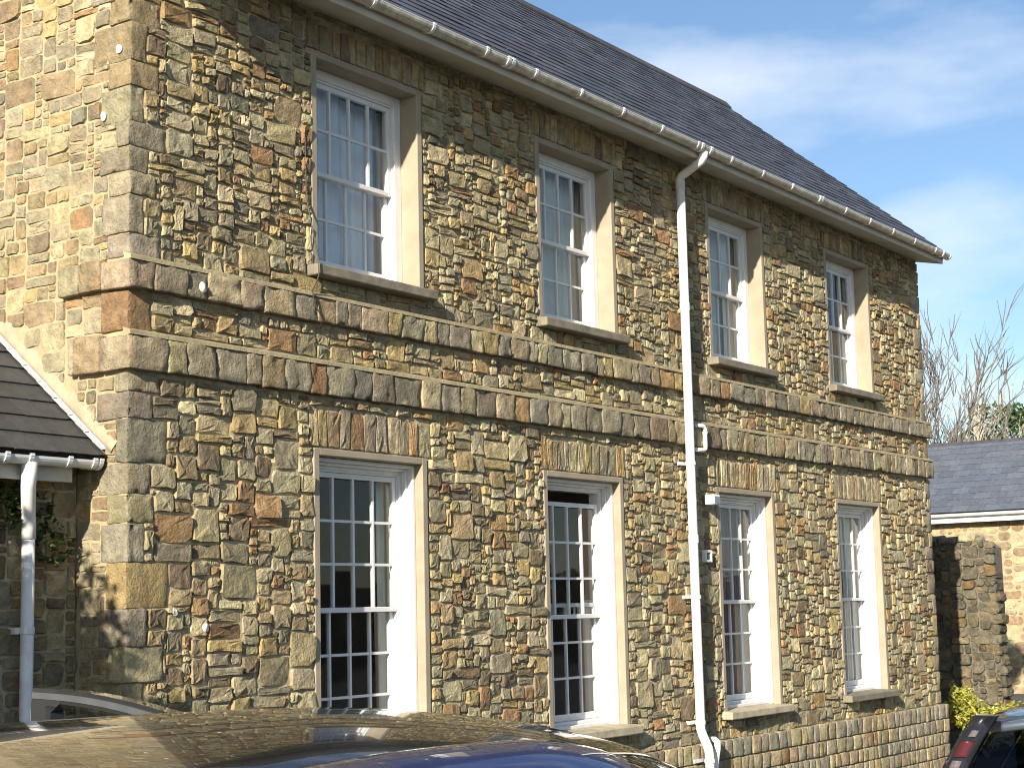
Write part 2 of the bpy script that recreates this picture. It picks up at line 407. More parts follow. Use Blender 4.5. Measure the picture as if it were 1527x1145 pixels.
def wall_holes(xs0, xs1, z0, z1, holes):
    xs = sorted({xs0, xs1, *[h[0] for h in holes], *[h[1] for h in holes]}); zs = sorted({z0, z1, *[h[2] for h in holes], *[h[3] for h in holes]})
    v = []; f = []; id_ = {}
    def vi(x, z):
        if (x, z) not in id_: id_[(x, z)] = len(v); v.append((x, 0, z))
        return id_[(x, z)]
    for i in range(len(xs) - 1):
        for j in range(len(zs) - 1):
            cx, cz = (xs[i] + xs[i + 1]) / 2, (zs[j] + zs[j + 1]) / 2
            if any(h[0] < cx < h[1] and h[2] < cz < h[3] for h in holes): continue
            f.append((vi(xs[i], zs[j]), vi(xs[i + 1], zs[j]), vi(xs[i + 1], zs[j + 1]), vi(xs[i], zs[j + 1])))
    return v, f
v, f = wall_holes(0, BL, -.6, 6.6, openings)
front = mesh('front_wall', v, f, M['mortar'], B, origin=(0, 0, 0))
APEX = ZE + .06 + (BD / 2 + .4) * .834
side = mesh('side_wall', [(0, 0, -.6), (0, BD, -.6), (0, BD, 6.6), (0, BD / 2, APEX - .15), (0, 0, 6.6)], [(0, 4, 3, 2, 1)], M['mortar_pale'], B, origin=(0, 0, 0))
mesh('far_gable_wall', [(BL, 0, -.6), (BL, BD, -.6), (BL, BD, 6.6), (BL, BD / 2, APEX - .15), (BL, 0, 6.6)], [(0, 1, 2, 3, 4)], M['mortar'], B, origin=(0, 0, 0))
mesh('back_wall', [(0, BD, -.6), (BL, BD, -.6), (BL, BD, 6.6), (0, BD, 6.6)], [(0, 3, 2, 1)], M['mortar'], B, origin=(0, 0, 0))
g = Geo()
g.box(.02, BL - .02, .32, BD - .02, 3.56, 3.76); g.box(.02, BL - .02, .32, BD - .02, 6.42, 6.46); g.box(.02, BL - .02, .32, BD - .02, -.1, .3)
for x in (4.0, 7.05, 10.2): g.box(x, x + .12, .32, BD - .02, .3, 6.42)
g.box(.02, BL - .02, 3.2, 3.3, .3, 6.42)
g.build('interior_partition', M['room'], B, origin=(0, 0, 0))

# --- blocked zones on the front face
PL = .67
blocked = []
for x in WX:
    blocked.append((x - .005, x + WW + .005, .90, 3.19)); blocked.append((x - .06, x + WW + .06, .85, .94)); blocked.append((x - .04, x + WW + .06, 3.18, 3.50))
    blocked.append((x - .005, x + WW + .005, 4.47, 6.16)); blocked.append((x - .06, x + WW + .06, 4.43, 4.515)); blocked.append((x - .04, x + WW + .06, 6.15, 6.42))
blocked += [(0, BL, 3.55, 3.83), (0, BL, 4.09, 4.31), (0, BL, -.6, PL)]

# --- quoins (blocks that turn the corner)
def quoins(xc, sgn):
    z = PL if sgn < 0 else -.3
    flip = True; bl = []
    while z < 6.42:
        if 3.5 < z < 3.85: z = 3.83
        if 4.05 < z < 4.32: z = 4.315
        h = U(.14, .29)
        for lim in (3.555, 4.095, 6.45):
            if z < lim and z + h > lim - .12: h = lim - z
        w_ = U(.2, .34) if flip else U(.1, .2); d_ = U(.1, .2) if flip else U(.2, .36); flip = not flip
        bl.append((z, h, w_, d_)); z += h
    return bl
ql = quoins(0, 1)
qcols = [(.33, .285, .19), (.29, .26, .185), (.36, .285, .165), (.35, .31, .22), (.27, .24, .175)]
for i, (z, h, w_, d_) in enumerate(ql):
    v, f = rough_box(-.013 + U(-.006, .006), w_, -.012 + U(-.007, .006), d_, z + .003, z + h - .003, 8, 6, 5, .005, .011, i * 3.1)
    mesh('quoin', v, f, M['dressed'], side, col=stone_col(rng.choice(qcols), .85, 1.1), smooth=True)
    blocked.append((0, w_ + .005, z, z + h))
for i, (z, h, w_, d_) in enumerate(quoins(BL, -1)):
    v, f = rough_box(BL - w_ * .8, BL + .02, -.016, d_, z + .006, z + h - .006, 3, 2, 2, .014, .010, i * 2.3 + 50)
    mesh('quoin', v, f, M['dressed'], front, col=stone_col(rng.choice(qcols), .85, 1.1), smooth=True)
    blocked.append((BL - w_ * .8 - .005, BL, z, z + h))

def size_front(u, v, r):
    big = (1.5 if u < 1.8 and r.random() < .6 else 1.25) if v < 3.4 else 1.05
    t = r.random()
    if t < .14: w_, h_ = r.uniform(.19, .3), r.uniform(.12, .19)
    elif t < .42: w_, h_ = r.uniform(.14, .34), r.uniform(.04, .075)
    elif t < .80: w_, h_ = r.uniform(.12, .22), r.uniform(.075, .125)
    else: w_, h_ = r.uniform(.06, .12), r.uniform(.05, .10)
    return w_ * big, h_ * big
cells = pack(0, BL, PL - .01, 6.46, .0216, blocked, size_front, random.Random(5))
stones = []
for (a, b, c, d) in cells:
    mn = min(b - a, d - c)
    V, F = stone_geo(a, b, c, d, Vector((0, 0, 0)), FR['front'], U(.012, .036) if mn > .06 else U(.005, .024), .0058, .018)
    stones.append((score(V, FR['front'][2]), V, F, stone_col(), front))

# --- left (gable) face
RK = lambda y: 3.098 + (y - .221) * .80           # line of the lean-to roof against the wall
lb = [(-.7, 0, 4.09, 4.31), (-.6, 0, 3.55, 3.83), (-1.8, -.62, 0, 3.25)]
for (z, h, w_, d_) in ql: lb.append((-d_ - .005, 0, z, z + h))
cells = pack(-1.85, 0, -.3, 6.6, .024, lb, lambda u, v, r: [(r.uniform(.2, .34), r.uniform(.12, .19)), (r.uniform(.14, .26), r.uniform(.09, .14)), (r.uniform(.12, .3), r.uniform(.05, .08)), (r.uniform(.08, .13), r.uniform(.07, .12))][r.choices(range(4), (3, 5, 3, 2))[0]], random.Random(8))
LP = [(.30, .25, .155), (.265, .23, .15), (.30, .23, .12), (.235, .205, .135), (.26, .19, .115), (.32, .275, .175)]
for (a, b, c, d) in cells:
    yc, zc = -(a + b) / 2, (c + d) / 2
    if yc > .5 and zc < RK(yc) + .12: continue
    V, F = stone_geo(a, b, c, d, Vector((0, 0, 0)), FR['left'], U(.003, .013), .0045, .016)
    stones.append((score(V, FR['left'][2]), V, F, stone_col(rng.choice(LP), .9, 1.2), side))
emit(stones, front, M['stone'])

# --- string courses
def band(z0, z1, ret, seed):
    x = -.06; i = 0; pr = .062
    capg = Geo()
    while x < BL + .06 - .02:
        w_ = rng.choice((U(.13, .2), U(.2, .29), U(.24, .34))); x1 = min(x + w_, BL + .06)
        if BL + .06 - x1 < .12: x1 = BL + .06
        d0 = -pr - U(0, .012)
        v, f = rough_box(x + .003, x1 - .003, d0, .05 if x > 0 and x1 < BL else .2, z0 + U(0, .008), z1 - .034, 6, 1, 5, .006, .015, seed + i * 1.7)
        mesh('band_stone', v, f, M['dressed'], front, col=stone_col(rng.choice([(.33, .29, .2), (.29, .26, .19), (.34, .28, .18), (.25, .215, .15)]), .85, 1.2), smooth=True)
        x = x1; i += 1
    # mortar core and the sloping mortar weathering along the top
    v = []; f = []
    n = 60
    for k in range(n + 1):
        X = -.05 + (BL + .1) * k / n; w1 = noise.noise((X * 3, seed, 0)) * .006
        v += [(X, -pr + .012, z0 + .012), (X, -pr + .006, z1 - .034), (X, -pr - .012 + w1, z1 - .034), (X, -pr - .006 + w1, z1 - .006), (X, .0, z1 + .018)]
    for k in range(n):
        for q in range(4): f.append((k * 5 + q, (k + 1) * 5 + q, (k + 1) * 5 + q + 1, k * 5 + q + 1))
        f.append((k * 5, k * 5 + 4, (k + 1) * 5 + 4, (k + 1) * 5))
    f.append((0, 1, 2, 3, 4)); f.append((n * 5 + 4, n * 5 + 3, n * 5 + 2, n * 5 + 1, n * 5))
    mesh('band_mortar', v, f, M['mortar_pale'], front)
    # the return on the gable face
    y = .2; i = 0
    while y < ret - .05:
        y1 = min(ret, y + U(.16, .26)); v, f = rough_box(-pr - U(0, .008), .05, y + .004, y1 - .004, z0 + .004, z1 - .01, 1, 3, 3, .012, .009, seed + 40 + i)
        mesh('band_stone', v, f, M['dressed'], side, col=stone_col((.34, .29, .19), .95, 1.1), smooth=True)
        y = y1; i += 1
band(4.10, 4.315, .62, 3.0); band(3.57, 3.825, .52, 60.0)

# --- flat arches of narrow stones over the windows
for row, (za, zb) in (('l', (3.19, 3.485)), ('u', (6.165, 6.40))):
    for wi, x in enumerate(WX):
        a = x - .035; e = x + WW + .055; i = 0
        while a < e - .03:
            w_ = min(U(.075, .17), e - a)
            if e - a - w_ < .05: w_ = e - a
            top = zb + U(-.03, .02)
            V, F = stone_geo(a, a + w_, za, top, Vector((0, 0, 0)), FR['front'], U(.012, .022), .004, .006, ch=(.08, .25), tiltk=.06)
            mesh('lintel_stone', V, F, M['dressed'], front, col=stone_col(rng.choice([(.42, .345, .21), (.38, .31, .18), (.36, .31, .21), (.27, .225, .15)]), .9, 1.2))
            a += w_; i += 1

# --- plinth
z = PL; row = 0
pm = Geo(); pm.box(-.05, BL + .055, -.055, .02, -.6, PL - .012); pm.build('plinth_mortar', M['mortar_pale'], front)
while z > -.35:
    h = (.185, .165, .15, .16, .15, .17, .15)[row % 7]; x = -.07 + (row % 2) * .08; first = True
    x = -.07
    while x < BL + .07:
        w_ = U(.1, .27); x1 = min(BL + .072, x + w_)
        if BL + .072 - x1 < .1: x1 = BL + .072
        if not (x1 < 5.2 and z < .45):
            v, f = rough_box(x + .007, x1 - .007, -.078 - U(0, .01), .0 if x1 < BL else .2, z - h + .006, z - .006, 3, 1, 3, .008, .009, x + row)
            cc = stone_col(rng.choice([(.33, .3, .215), (.35, .3, .2), (.3, .27, .2), (.36, .28, .17)]), .9, 1.15)
            mesh('plinth_stone', v, f, M['dressed'], front, col=cc, smooth=True)
        x = x1
    z -= h; row += 1

# --- windows
def window(x, row, idx):
    d = ROWS[row]; zs, zt = d['zs'], d['zt']; xr = x + WW
    # rendered surround: two jambs and a head, standing 2 cm proud, 15 cm reveal
    g = Geo(); t = .062
    g.box(x, x + t, -.022, .155, zs, zt, .006); g.box(xr - t, xr, -.022, .155, zs, zt, .006); g.box(x + t, xr - t, -.022, .155, zt - .052, zt, .006)
    g.build('window_surround', M['render'], B)
    g = Geo(); v, f = rough_box(x - .045, xr + .045, -.128, .2, zs - .078, zs, 6, 1, 1, .01, .004, x)
    v = [(a, b, c + (.018 * (b + .128) / .33 if c > zs - .03 else 0)) for a, b, c in v]
    mesh('window_sill', v, f, M['sill_weathered'] if row == 'u' or idx == 3 else M['sill'], B)
    L0, R0 = x + t, xr - t; T0 = zt - .052; Z0 = zs + .012
    # box frame
    wf = Geo(); fw = .082
    wf.box(L0, L0 + fw, .148, .27, Z0, T0, .004); wf.box(R0 - fw, R0, .148, .27, Z0, T0, .004); wf.box(L0 + fw, R0 - fw, .148, .27, T0 - .075, T0, .004)
    wf.box(L0 + fw, R0 - fw, .152, .27, Z0, Z0 + .06, .006)
    wf.box(L0 + fw, L0 + fw + .014, .165, .26, Z0 + .06, T0 - .075); wf.box(R0 - fw - .014, R0 - fw, .165, .26, Z0 + .06, T0 - .075)
    wf.box(L0 + fw + .014, R0 - fw - .014, .165, .26, T0 - .092, T0 - .075)
    if row == 'l':
        wf.box(R0 - .034, R0 - .002, .055, .1475, Z0, T0 - .003, .004); wf.box(L0 + .002, L0 + .034, .055, .1475, Z0, T0 - .003, .004); wf.box(L0 + .034, R0 - .034, .055, .1475, T0 - .03, T0 - .003, .004)
        wf.box(R0 - .058, R0 - .034, .105, .1475, Z0, T0 - .03, .004); wf.box(L0 + .034, L0 + .058, .105, .1475, Z0, T0 - .03, .004); wf.box(L0 + .058, R0 - .058, .105, .1475, T0 - .052, T0 - .03, .004)
        wf.box(L0 + .034, R0 - .034, .10, .1475, Z0, Z0 + .03, .004)
    win = wf.build('window', M['white'], B)
    SL, SR = L0 + fw + .015, R0 - fw - .015; ZT = T0 - .094; ZB = Z0 + .062
    nr = 3 if row == 'l' else 2; st = .042; zm = (ZT + ZB) / 2 + (0.0 if row == 'u' else .0)
    drop = .10 if (row, idx) == ('l', 1) else 0
    def sash(z0, z1, y, bot, top):
        s = Geo(); s.box(SL, SL + st, y, y + .036, z0, z1, .004); s.box(SR - st, SR, y, y + .036, z0, z1, .004)
        s.box(SL + st, SR - st, y, y + .036, z0, z0 + bot, .004); s.box(SL + st, SR - st, y, y + .036, z1 - top, z1, .004)
        ga, gb, gc, gd = SL + st, SR - st, z0 + bot, z1 - top; bw = .02
        for k in range(1, 4):
            xx = ga + (gb - ga) * k / 4; s.box(xx - bw / 2, xx + bw / 2, y + .003, y + .03, gc, gd)
        for k in range(1, nr):
            zz = gc + (gd - gc) * k / nr; s.box(ga, gb, y + .005, y + .028, zz - bw / 2, zz + bw / 2)
        s.build('sash', M['white'], win)
        for a in range(4):
            for b_ in range(nr):
                p0, p1 = ga + (gb - ga) * a / 4 + bw * .4, ga + (gb - ga) * (a + 1) / 4 - bw * .4; q0, q1 = gc + (gd - gc) * b_ / nr + bw * .4, gc + (gd - gc) * (b_ + 1) / nr - bw * .4
                ta, tb = U(-.008, .008), U(-.008, .008); yy = y + .016
                v = []
                for o_ in (0, .003):
                    for (X, Z) in ((p0, q0), (p1, q0), (p1, q1), (p0, q1)): v.append((X, yy + o_ + (X - (p0 + p1) / 2) * ta + (Z - (q0 + q1) / 2) * tb, Z))
                mesh('pane', v, [(0, 1, 2, 3), (7, 6, 5, 4), (0, 4, 5, 1), (1, 5, 6, 2), (2, 6, 7, 3), (3, 7, 4, 0)], M['glass'], win)
    sash(zm - .02 - drop, ZT - drop, .172, .038, .04)
    sash(ZB, zm + .018, .214, .06, .036)
    return win, (SL, SR, ZB, ZT)

def curtain(win, xa, xb, za, zb, mat, folds, amp, y=.325, flare=0, pinch=None):
    n = int(max(10, (xb - xa) * 70)); nzs = 10; v = []; f = []; ph = U(0, 6)
    for j in range(nzs + 1):
        t = j / nzs; z = za + (zb - za) * t
        for i in range(n + 1):
            s = i / n; x = xa + (xb - xa) * s
            if pinch is not None:
                k = (1 - t) ** 1.3; x = pinch + (x - pinch) * (1 - .55 * k)
            yy = y + amp * (math.sin(s * folds * 6.28 + ph + .5 * math.sin(t * 2)) + .5 * math.sin(s * folds * 15.1 + ph * 2)) * (.6 + .4 * (1 - t))
            v.append((x, yy, z))
    for j in range(nzs):
        for i in range(n): f.append((j * (n + 1) + i, j * (n + 1) + i + 1, (j + 1) * (n + 1) + i + 1, (j + 1) * (n + 1) + i))
    mesh('curtain', v, f, mat, win, smooth=True)

for row in ('u', 'l'):
    for i, x in enumerate(WX):
        win, (SL, SR, ZB, ZT) = window(x, row, i)
        top, bot = ZT + .03, ZB - .05
        if row == 'u':
            if i == 0:
                curtain(win, SL - .1, SL + .56, bot, top, M['curtain'], 6, .018); curtain(win, SL + .5, SR + .4, bot, top, M['curtain'], 7, .018, y=.39)
                g = Geo(); v, f = rough_box(SL + .10, SL + .40, .28, .34, ZB - .02, ZB + .12, 5, 2, 4, .04, .06, 4.4); mesh('curtain', v, f, M['curtain'], win, smooth=True)
            if i == 1: curtain(win, SL - .1, SL + .7, bot, top, M['curtain_cream'], 7, .022); curtain(win, SL + .64, SR + .4, bot, top, M['curtain_cream'], 8, .025, y=.38)
            if i == 2: curtain(win, SL - .1, SR + .4, bot, top, M['blind'], 2, .003, y=.37); curtain(win, SR - .2, SR + .2, bot, top, M['curtain_cream'], 4, .02, y=.33)
            if i == 3: curtain(win, SL - .1, SL + .62, bot, top, M['curtain'], 6, .022); curtain(win, SR - .05, SR + .4, bot, top, M['curtain_cream'], 4, .02)
        else:
            if i == 0: curtain(win, SR - .06, SR + .36, bot, top, M['curtain_cream'], 4, .02)
            if i == 1: curtain(win, SR - .04, SR + .3, bot, top - 1.0, M['curtain_cream'], 4, .025); curtain(win, SL + .02, SL + .3, bot, top - 1.0, M['curtain_plum'], 3, .025)
            if i == 2: curtain(win, SL - .1, SR - .1, bot, top, M['curtain_plum'], 6, .015); curtain(win, SR - .16, SR + .36, bot, top, M['curtain_cream'], 5, .022, y=.35)
            if i == 3: curtain(win, SR - .34, SR + .02, bot, top, M['curtain_cream'], 4, .03); curtain(win, SL - .1, SL + .16, bot, top, M['curtain_plum'], 2, .02)

# --- eaves: soffit, fascia, gutter
g = Geo()
g.add([(-.05, .02, 6.482), (BL + .0, .02, 6.482), (BL + .0, -.36, 6.40), (-.05, -.36, 6.40), (-.05, .02, 6.5), (BL, .02, 6.5), (BL, -.36, 6.418), (-.05, -.36, 6.418)], [(0, 3, 2, 1), (4, 5, 6, 7), (0, 1, 5, 4), (2, 3, 7, 6), (1, 2, 6, 5), (3, 0, 4, 7)])
g.build('soffit', M['soffit'], B)
g = Geo(); g.box(-.05, BL + .0, -.378, -.36, 6.39, 6.53, .003); g.build('fascia', M['soffit'], B)
g = Geo(); g.add([(BL - .012, 0, 6.47), (BL - .012, -.36, 6.392), (BL - .012, -.40, 6.53), (BL - .012, 0, 6.86), (BL + .012, 0, 6.47), (BL + .012, -.36, 6.392), (BL + .012, -.40, 6.53), (BL + .012, 0, 6.86)], [(0, 3, 2, 1), (4, 5, 6, 7), (0, 1, 5, 4), (1, 2, 6, 5), (2, 3, 7, 6), (3, 0, 4, 7)])
g.build('bargeboard_end', M['soffit'], B)

def half_round(x0, x1, yc, zc, r, th=.004, n=10, beads=True):
    v = []; f = []
    prof = [(yc - r * math.cos(math.pi * k / n), zc - r * math.sin(math.pi * k / n)) for k in range(n + 1)]
    prof += [(yc - (r - th) * math.cos(math.pi * k / n), zc - (r - th) * math.sin(math.pi * k / n)) for k in range(n, -1, -1)]
    m_ = len(prof)
    for X in (x0, x1): v += [(X, a, b) for a, b in prof]
    for k in range(m_): f.append((k, (k + 1) % m_, m_ + (k + 1) % m_, m_ + k))
    for k in range(n):
        a, b, c, d = k, k + 1, m_ - 2 - k, m_ - 1 - k
        f.append((a, d, c, b)); f.append((m_ + a, m_ + b, m_ + c, m_ + d))
    return v, f
def gutter_bracket(x, yc, zc, r, w_, parent):
    g = Geo(); v, f = half_round(x - w_ / 2, x + w_ / 2, yc, zc, r + .006, .008); g.add(v, f)
    g.box(x - w_ / 2, x + w_ / 2, yc - r - .008, yc - r + .014, zc - .004, zc + .012); g.box(x - w_ / 2, x + w_ / 2, yc + r - .01, yc + r + .03, zc - .05, zc + .01)
    return g.build('gutter_bracket', M['pvc'], parent)
GY, GZ, GR = -.428, 6.50, .055
v, f = half_round(-.1, BL + .02, GY, GZ, GR)
gg = Geo(); gg.add(v, f)
gut = gg.build('gutter', M['gutter'], B)
g = Geo(); g.tube([(-.1, GY - GR + .002, GZ + .002), (BL + .02, GY - GR + .002, GZ + .002)], .005, 6); g.build('gutter_lip', M['pvc'], gut)
g = Geo(); v, f = half_round(BL + .012, BL + .05, GY, GZ, GR + .006, .05); g.add(v, f); g.build('gutter_end_cap', M['pvc'], gut)
for k in range(18): gutter_bracket(1.24 + .712 * k, GY, GZ, GR, .03, gut)
for x in (3.68, 3.74, 9.78, 9.84, 7.02, 7.2, 13.62): gutter_bracket(x, GY, GZ, GR + .003, .04, gut)

# --- downpipe with swan neck
PX = 7.19; PY = -.115
dp = Geo(); dp.tube([(PX, PY, 6.22), (PX, PY, 4.2), (PX - .005, PY, 2.4), (PX, PY, .82), (PX, PY - .02, .76), (PX + .0, PY - .075, .64), (PX, PY - .085, .58), (PX, PY - .085, -.2)], .045, 14)
pipe = dp.build('downpipe', M['pvc'], B, smooth=True)
g = Geo(); g.tube([(7.11, GY, 6.45), (7.11, GY, 6.40), (7.115, GY + .02, 6.37), (PX - .01, PY - .03, 6.275), (PX, PY, 6.245), (PX, PY, 6.14)], [.05, .045, .044, .044, .046, .05], 14); g.build('swan_neck', M['pvc'], pipe, smooth=True)
for z in (3.38, 2.078, .88, .52):
    g = Geo(); o_ = -.085 if z < .6 else 0
    g.tube([(PX, PY + o_, z - .018), (PX, PY + o_, z + .018)], .052, 14); g.box(PX - .11, PX + .06, -.1 if z < .6 else -.05, -.02, z - .016, z + .016); g.build('pipe_clip', M['pvc'], pipe)
for z in (4.9, 2.6):
    g = Geo(); g.tube([(PX, PY, z), (PX, PY, z + .08)], .051, 14); g.build('pipe_socket', M['pvc'], pipe)
# short overflow pipe and waste pipe
o_ = Geo(); o_.tube([(7.40, -.02, 3.775), (7.40, -.09, 3.775), (7.5, -.1, 3.775), (7.535, -.1, 3.76), (7.54, -.1, 3.72), (7.54, -.1, 3.58), (7.535, -.1, 3.545), (7.5, -.1, 3.53), (7.27, -.1, 3.525)], .021, 10)
o_.tube([(7.54, -.1, 3.72), (7.54, -.1, 3.69)], .027, 10)
meta(o_.build('overflow_pipe', M['pvc'], None, smooth=True), 'short white plastic pipe bent twice beside the tall downpipe at the string course', 'pipe')
o_ = Geo(); o_.tube([(7.43, .0, .70), (7.43, -.14, .70), (7.425, -.165, .68), (7.41, -.17, .62), (7.37, -.175, .5), (7.36, -.175, .1), (7.36, -.175, -.2)], [.03, .03, .034, .034, .026, .024, .024], 10)
meta(o_.build('waste_pipe', M['pvc'], None, smooth=True), 'stubby white waste pipe with an elbow at the foot of the tall downpipe', 'pipe')
# floodlight and square plate
fl = empty('floodlight', (7.62, -.02, 3.06), 'small white box floodlight fixed at the top corner of the third ground floor window', 'lamp')
g = Geo(); v, f = rough_box(7.56, 7.70, -.16, -.05, 2.99, 3.09, 1, 1, 1, .012, 0, 0); g.add(v, f); g.build('lamp_housing', M['white'], fl)
g = Geo(); g.box(7.575, 7.685, -.165, -.158, 3.0, 3.07); g.build('lamp_glass', M['steel'], fl)
g = Geo(); g.box(7.6, 7.66, -.06, .01, 3.08, 3.115, .005); g.build('bracket', M['sill'], fl)
pl = empty('wall_plate', (7.6, -.03, 2.48), 'small square white ringed plate screwed to wall beside the tall downpipe', 'plate')
g = Geo()
for (a, b, c, d) in ((7.53, 7.555, 2.42, 2.54), (7.645, 7.67, 2.42, 2.54), (7.555, 7.645, 2.515, 2.54), (7.555, 7.645, 2.42, 2.445)): g.box(a, b, -.06, .0, c, d, .004)
g.build('plate_rim', M['pvc'], pl)
g = Geo(); g.box(7.555, 7.645, -.045, .0, 2.445, 2.515); g.build('plate_face', M['paint_dark'], pl)
# cable drooping from the first upper sill
g = Geo(); g.tube([(1.665, -.03, 5.5), (1.67, -.034, 5.0), (1.675, -.14, 4.55), (1.68, -.14, 4.42), (1.67, -.085, 4.31), (1.7, -.085, 4.22), (1.78, -.08, 4.12), (1.80, -.04, 4.05)], .005, 6)
meta(g.build('cable', M['cable'], None, smooth=True), 'thin dark cable hanging loosely down past the left end of the first upper sill', 'cable')
# white lichen spots
for (P, n) in (((-.014, .237, 5.276), 0), ((-.016, .094, 5.704), 0), ((.583, -.08, 4.184), 1), ((.378, -.035, 2.035), 1), ((.659, -.035, 1.931), 1)):
    s = U(.022, .03); v, f = rough_box(P[0] - (.012 if n == 0 else s), P[0] + (.012 if n == 0 else s), P[1] - (s if n == 0 else .010), P[1] + (s if n == 0 else .010), P[2] - s * 1.1, P[2] + s, 4, 1, 4, .02, .022, P[2])
    mesh('lichen_spot', v, f, M['lichen'], front if n else side, smooth=True)

# --- slate roof
SL_ = .834; th_ = math.atan(SL_); cs, sn = math.cos(th_), math.sin(th_)
def slate_field(parent, mat, x0, x1, org, run, exposure, width, slope, axis, score_fn, limit, seed, thick=.007, tint=.34, lift=.010, skip=None):
    """slates laid in courses; org = eave point, 'axis' along the eave, 'up' the slope"""
    r = random.Random(seed); A, UPV, N = axis
    n = int(run / exposure); items = []
    for j in range(n + 1):
        s0 = j * exposure; s1 = min(run, s0 + exposure + .05)
        off = (width / 2 if j % 2 else 0) + r.uniform(-.015, .015)
        x = x0 - off
        while x < x1:
            a, b = max(x0, x) + .0018, min(x1, x + width) - .0018; x += width
            if b - a < .03: continue
            t0, t1 = lift + r.uniform(0, .004), .001 + r.uniform(0, .001); dy = r.uniform(-.006, .006)
            if skip and skip((a + b) / 2, s0): continue
            V = []
            for (X, S, T) in ((a, s0 + dy, t0), (b, s0 + dy + r.uniform(-.003, .003), t0), (b, s1, t1), (a, s1, t1)):
                V.append(tuple(org + A * X + UPV * S + N * (T + thick)))
            for (X, S, T) in ((a, s0 + dy, t0), (b, s0 + dy, t0), (b, s1, t1), (a, s1, t1)):
                V.append(tuple(org + A * X + UPV * S + N * T))
            k = r.uniform(1 - tint, 1 + tint); c = (k, k, k, min(1, max(0, r.gauss(.35, .35))))
            items.append((score_fn(V, N), V, [(0, 1, 2, 3), (7, 6, 5, 4), (0, 4, 5, 1), (1, 5, 6, 2), (2, 6, 7, 3), (3, 7, 4, 0)], c, parent))
    emit(items, parent, mat, 'slate', 'slates', limit)
hr = BD / 2 + .42; run_ = hr / cs
rz = 6.525
rv = [(-.06, -.42, rz), (BL + .02, -.42, rz), (BL + .02, BD / 2, rz + hr * SL_), (-.06, BD / 2, rz + hr * SL_), (BL + .02, BD + .42, rz), (-.06, BD + .42, rz)]
rv2 = [(a, b, c - .06) for a, b, c in rv]
roof = mesh('roof', rv + rv2, [(0, 1, 2, 3), (3, 2, 4, 5), (6, 9, 8, 7), (9, 11, 10, 8), (0, 6, 7, 1), (1, 7, 8, 2), (2, 8, 10, 4), (0, 3, 9, 6), (3, 5, 11, 9), (5, 4, 10, 11)], M['ridge'], B, origin=(0, 0, 0))
slate_field(roof, M['slate'], -.06, BL + .03, Vector((0, -.445, rz - .022)), run_, .2, .3, SL_, (Vector((1, 0, 0)), Vector((0, cs, sn)), Vector((0, -sn, cs))), score, 300, 3)
x = -.06
while x < BL - .1:
    x1 = min(x + .45, BL + .05); zr = rz + hr * SL_
    v = []; f = []
    for X in (x, x1 - .006):
        for (dy, dz) in ((-.13, -.085), (-.05, .012), (0, .035), (.05, .012), (.13, -.085)): v.append((X, BD / 2 + dy, zr + dz + .02))
        for (dy, dz) in ((-.13, -.105), (0, .01), (.13, -.105)): v.append((X, BD / 2 + dy, zr + dz + .02))
    for k in range(4): f.append((k, 8 + k, 9 + k, k + 1))
    f += [(0, 1, 2, 3, 4, 7, 6, 5), (12, 11, 10, 9, 8, 13, 14, 15), (5, 6, 14, 13), (6, 7, 15, 14), (0, 5, 13, 8), (4, 12, 15, 7)]
    mesh('ridge_tile', v, f, M['ridge'], roof); x = x1

# ------------------------------------------------------------------ low wing on the left (slate roof, white gutter)
PW = empty('low_wing', (-1.5, .45, -.2), 'low stone wing in shade with dark slate roof butting against the tall stone wall', 'building')
g = Geo(); g.box(-3.2, -.01, .47, .7, -.6, 3.2); pwall = g.build('wall', M['mortar'], PW)
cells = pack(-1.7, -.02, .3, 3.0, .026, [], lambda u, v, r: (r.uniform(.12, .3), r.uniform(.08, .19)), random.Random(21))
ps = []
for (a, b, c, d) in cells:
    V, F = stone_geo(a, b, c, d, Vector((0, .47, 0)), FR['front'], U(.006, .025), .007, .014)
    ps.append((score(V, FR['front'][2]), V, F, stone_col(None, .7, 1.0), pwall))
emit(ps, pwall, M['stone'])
th2 = math.atan(.80); c2, s2 = math.cos(th2), math.sin(th2); run2 = 2.2
po = Vector((0, .215, 3.045))
rv = [(-3.4, .215, 3.03), (-.012, .215, 3.03), (-.012, .215 + run2 * c2, 3.03 + run2 * s2), (-3.4, .215 + run2 * c2, 3.03 + run2 * s2)]
rv += [(a, b + .03, c - .05) for a, b, c in rv]
proof = mesh('roof', rv, [(0, 1, 2, 3), (7, 6, 5, 4), (0, 4, 5, 1), (1, 5, 6, 2), (2, 6, 7, 3), (3, 7, 4, 0)], M['ridge'], PW)
slate_field(proof, M['slate_dark'], -2.4, -.03, po - Vector((0, c2, s2)) * .045, run2, .205, .33, .8, (Vector((1, 0, 0)), Vector((0, c2, s2)), Vector((0, -s2, c2))), score, 300, 9, thick=.008, tint=.12, lift=.014)
